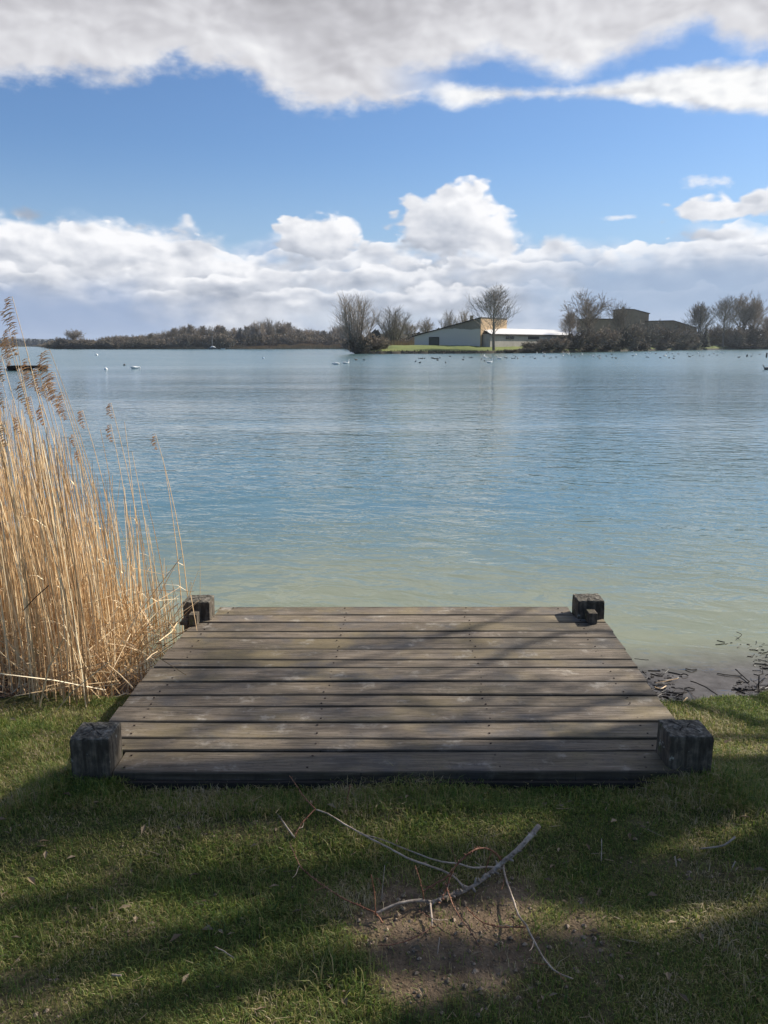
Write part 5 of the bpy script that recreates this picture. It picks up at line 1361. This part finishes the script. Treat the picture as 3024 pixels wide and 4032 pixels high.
swans = [(SW_LOW, 533, 1452, 0.2, 'swan with lowered neck swimming at the left, right of two buoys'), (SW_LOW, 1322, 1436, 3.0, 'hunched swan with its head down left of the upright pair partner'),
 (SW_UP, 1364, 1433, .2, 'upright-necked swan alone on open water in front of the big willow'), (SW_SLEEP, 35, 1459, .5, 'swan half hidden by reeds left of the raft'),
 (SW_UP, 1907, 1402, 1.2, 'upright swan just left of the vase-shaped tree'), (SW_LOW, 1912, 1410, .1, 'swan with stretched neck below the upright one at the vase-shaped tree'),
 (SW_UP, 1929, 1430, .3, 'swan closest to the viewer under the vase-shaped tree'), (SW_UP, 1966, 1414, 3.0, 'swan right of the vase-shaped tree facing left'),
 (SW_UP, 2114, 1392, 1.4, 'small far swan under the white roof, facing away'), (SW_UP, 2141, 1395, 3.1, 'far swan under the white roof facing left'),
 (SW_LOW, 2217, 1402, 1.3, 'plump white swan under the spreading tree, front of three'), (SW_UP, 2221, 1393, 3.0, 'rear swan of three under the spreading tree'),
 (SW_UP, 2237, 1396, .2, 'right swan of three under the spreading tree'), (SW_UP, 2292, 1397, 1.5, 'swan facing away right of the group of three'),
 (SW_LOW, 2337, 1406, -1.3, 'large bright swan with lowered head left of the brown tower'), (SW_UP, 2490, 1386, .1, 'swan close to the bank in front of the brown tower'),
 (SW_UP, 2556, 1391, 2.4, 'swan in front of the low brown building'), (SW_SLEEP, 2504, 1399, 1.0, 'sleeping swan below the brown tower'),
 (SW_SLEEP, 2619, 1403, .2, 'sleeping swan among ducks left of the clearing'), (SW_UP, 2748, 1391, 1.5, 'swan facing away in front of the clearing'),
 (SW_LOW, 2846, 1391, 2.6, 'white swan in front of the three big trees')]
for kd, px, py, rz, lab in swans: put(kd, 'swan', lab, px, py, rz, None, S)
put(GOOSE, 'goose', 'dark long-necked goose at the right edge of the water', 3017, 1456, 2.9, None, .75)
put(DUCK, 'duck', 'brown duck alone in front of the three big trees', 2909, 1408, .2, None, .9)
coots = [(1402,1417),(1434,1417),(1650,1411),(1656,1411),(1662,1412),(1671,1411),(1699,1409),(1704,1411),(1710,1412),(1717,1412),(1724,1412),(1733,1409),(1723,1418),(1636,1423),(1653,1428),(1755,1428),(1772,1403),(1826,1406),(1852,1408),(1858,1407),(1931,1408),(1908,1421),(1824,1416),(1895,1414),
 (1988,1407),(1995,1409),(2017,1411),(2026,1410),(2038,1411),(2106,1411),(2024,1400),(2030,1403),(2062,1404),(2072,1397),(2088,1406),(2098,1405),(2142,1402),(2165,1410),(2170,1408),(2190,1406),(2250,1399),(2263,1406),(2283,1402),(2355,1405),(2362,1410),(2360,1399),(2388,1402),(2411,1408),(2425,1410),(2407,1395),(2467,1389),(2411,1394),
 (2491,1401),(2545,1406),(2553,1407),(2600,1408),(2634,1409),(2654,1402),(2653,1411),(2542,1391),(2582,1392),(2625,1392),(2632,1388),(2647,1392),(2671,1393),(2708,1392),(2718,1393),(2727,1399),(2715,1404),(2756,1401),(2769,1403),(2793,1398),(2811,1392),(2823,1398),(2958,1402),(2962,1393),(2991,1395)]
for i, (px, py) in enumerate(coots):
    left = px < 1480; zone = 'right of the hunched swan pair' if left else ('before the grey gable' if px < 1880 else ('before the white roof' if px < 2300 else ('before the brown buildings' if px < 2690 else 'before the clearing and right trees')))
    put(COOT if i % 4 else DUCK, 'coot' if i % 4 else 'duck', ('small black coot' if i % 4 else 'small brown duck') + ' floating on the water ' + zone, px, py+1.5, rnd.uniform(0, 6.28), ('coots ' if i % 4 else 'ducks ') + zone, .85)

# ------------------------------------------------------------ bare tree beside the dock whose shadows fall across it
def near_tree(base, H, lean, seed, label, rad=.17):
    r = random.Random(seed); T_ = MB(); K = MB()
    def br(p, dr, L, rd, lvl):
        n = 5; pts = [p]; dd = dr.copy()
        for i in range(n):
            dd = (dd + Vector((r.gauss(0, .07), r.gauss(0, .07), r.gauss(.03, .06)))).normalized(); p = p + dd*L/n; pts.append(p)
        (T_ if lvl < 2 else K).tube(pts, [rd*(1-.6*i/n) for i in range(n+1)], 8 if lvl < 2 else 4)
        if lvl >= 4: return
        kids = [9, 7, 6, 4][lvl]
        for i in range(kids):
            t = (.28 + .72*(i+r.random())/kids)*n*.999; b = int(t); q_ = pts[b].lerp(pts[min(b+1, n)], t-b)
            s_ = Vector((r.gauss(0, 1), r.gauss(0, 1), r.gauss(0, .5))).normalized()
            br(q_, (dd*.75+s_*.75+Vector((0, 0, .15))).normalized(), L*r.uniform(.42, .68), rd*(.5 if lvl else .42)*(1-.35*t/n), lvl+1)
    br(Vector((0, 0, -.1)), Vector(lean).normalized(), H, rad, 0)
    t = thing('bare_tree', label, 'tree', base); build('trunk', T_, M['trunk'], t, smooth=True); build('crown', K, M['crown_grey'], t)
def bank_tree(label, bx, by, lean, H, rad, limbs, seed):
    """leaning waterside tree; limbs are laid out by where they pass over the lawn as seen along the sun"""
    r = random.Random(seed); T_ = MB(); K = MB(); base = Vector((bx, by, .1))
    tz = lambda z: Vector((bx, by + lean*z, z)) - base
    pts = [tz(H*i/10) + Vector((.03*math.sin(i*1.3), .03*math.sin(i*.9), 0)) for i in range(11)]
    T_.tube(pts, [rad*(1.25 if i == 0 else 1-.075*i) for i in range(11)], 10)
    def twig(p, dr, L, rd, lvl):
        q_ = [p]; dd = dr
        for i in range(3):
            dd = (dd + Vector((r.gauss(0, .12), r.gauss(0, .12), r.gauss(.04, .1)))).normalized(); q_.append(q_[-1] + dd*L/3)
        K.tube(q_, [rd, rd*.8, rd*.6, rd*.3], 4)
        if lvl:
            for i in range(4):
                t = r.uniform(.2, 1)*2.999; b = int(t); s_ = Vector((r.gauss(0, 1), r.gauss(0, 1), r.gauss(.1, .7))).normalized()
                twig(q_[b].lerp(q_[b+1], t-b), (dd*.8+s_*.8).normalized(), L*r.uniform(.45, .7), rd*.6, lvl-1)
    for z0_, z1_, z2_, rl, tw, line in limbs:
        G = [on_z(a*1.8227, b*1.8227, .2) for a, b in line]           # right to left
        q_ = [tz(z0_)]
        for i, g in enumerate(G):
            z = z1_ + (z2_-z1_)*i/(len(G)-1)
            q_.append(Vector((g.x + (z-.2)/math.tan(R(SUN_EL))*math.sin(R(SUN_AZ)), g.y + (z-.2)/math.tan(R(SUN_EL))*math.cos(R(SUN_AZ)), z)) - base)
        sp_ = smooth_pts(q_, .012); n_ = len(sp_)
        T_.tube(sp_, [rl*(1-.55*i/n_)*r.uniform(.9, 1.1) for i in range(n_)], 7)
        for i in range(int(tw)):
            t = r.uniform(.15, 1)*(n_-1.01); b = int(t); dd = (sp_[b+1]-sp_[b]).normalized(); s_ = Vector((r.gauss(0, 1), r.gauss(0, 1), r.gauss(.1, .6))).normalized()
            twig(sp_[b].lerp(sp_[b+1], t-b), (dd*.9+s_*.8).normalized(), r.uniform(.4, 1.1), r.uniform(.008, .018), 2)
    for i in range(7):
        t = r.uniform(.55, .99)*H; s_ = Vector((r.gauss(0, 1), r.gauss(0, 1), r.gauss(.6, .5))).normalized()
        twig(tz(t), s_, r.uniform(.8, 1.8), .02, 2)
    t = thing('bare_tree', label, 'tree', base); build('trunk', T_, M['trunk'], t, smooth=True); build('crown', K, M['crown_grey'], t)
bank_tree('leafless tree on the bank outside the right edge, leaning over the water', 6.6, 3.44, .534, 8.6, .32, [
    (3.0, 4.0, 6.2, .115, 4, [(1659,1760),(1200,1862),(800,1900),(400,1915),(0,1965)]),
    (3.2, 4.0, 6.2, .13, 5, [(1659,1885),(1100,1935),(700,1975),(300,2055),(0,2135)]),
    (2.6, 3.8, 6.0, .10, 4, [(1659,2010),(1250,2075),(700,2100),(200,2195)]),
    (2.4, 3.6, 5.2, .16, 4, [(1659,2120),(1200,2200),(900,2225)]),
    (4.6, 5.6, 6.8, .10, 2, [(600,1790),(420,1780),(250,1800),(0,1850)]),
    (3.8, 4.6, 6.8, .026, 7, [(1300,1330),(1000,1400),(700,1490),(300,1580)]),
    (3.6, 4.4, 7.0, .030, 7, [(1450,1560),(1250,1590),(950,1640),(560,1600),(300,1620)]),
    (3.9, 4.8, 7.0, .026, 7, [(1250,1420),(900,1530),(560,1520),(350,1450)]),
    (4.2, 5.0, 7.2, .026, 7, [(1150,1310),(950,1340),(700,1330),(480,1360)]),
    (3.4, 4.2, 5.8, .10, 3, [(1600,1650),(1350,1650),(1150,1690),(800,1700)]),
    (1.6, 3.8, 6.0, .24, 2, [(1659,1725),(1100,1748),(600,1762),(0,1815)]),
    ], 5)
near_tree((14.6, 3.2, .15), 9.5, (.1, .12, 1), 8, 'second leafless tree farther along the bank outside the right edge', .17)

# ------------------------------------------------------------ haze
USE_HAZE = True
if USE_HAZE:
    hm = bpy.data.materials.new('haze'); hm.use_nodes = True; hm.node_tree.nodes.clear()
    hk = NT(hm.node_tree); pv = hk.n.new('ShaderNodeVolumePrincipled'); pv.inputs['Color'].default_value = (.75, .85, 1, 1); pv.inputs['Density'].default_value = .00010; pv.inputs['Anisotropy'].default_value = .2
    ho = hk.n.new('ShaderNodeOutputMaterial'); hk.l.new(pv.outputs[0], ho.inputs['Volume'])
    mb = MB(); mb.box(-5400, 5400, -3100, 5400, -2.6, 66); o = build('haze', mb, hm); o['kind'] = 'stuff'
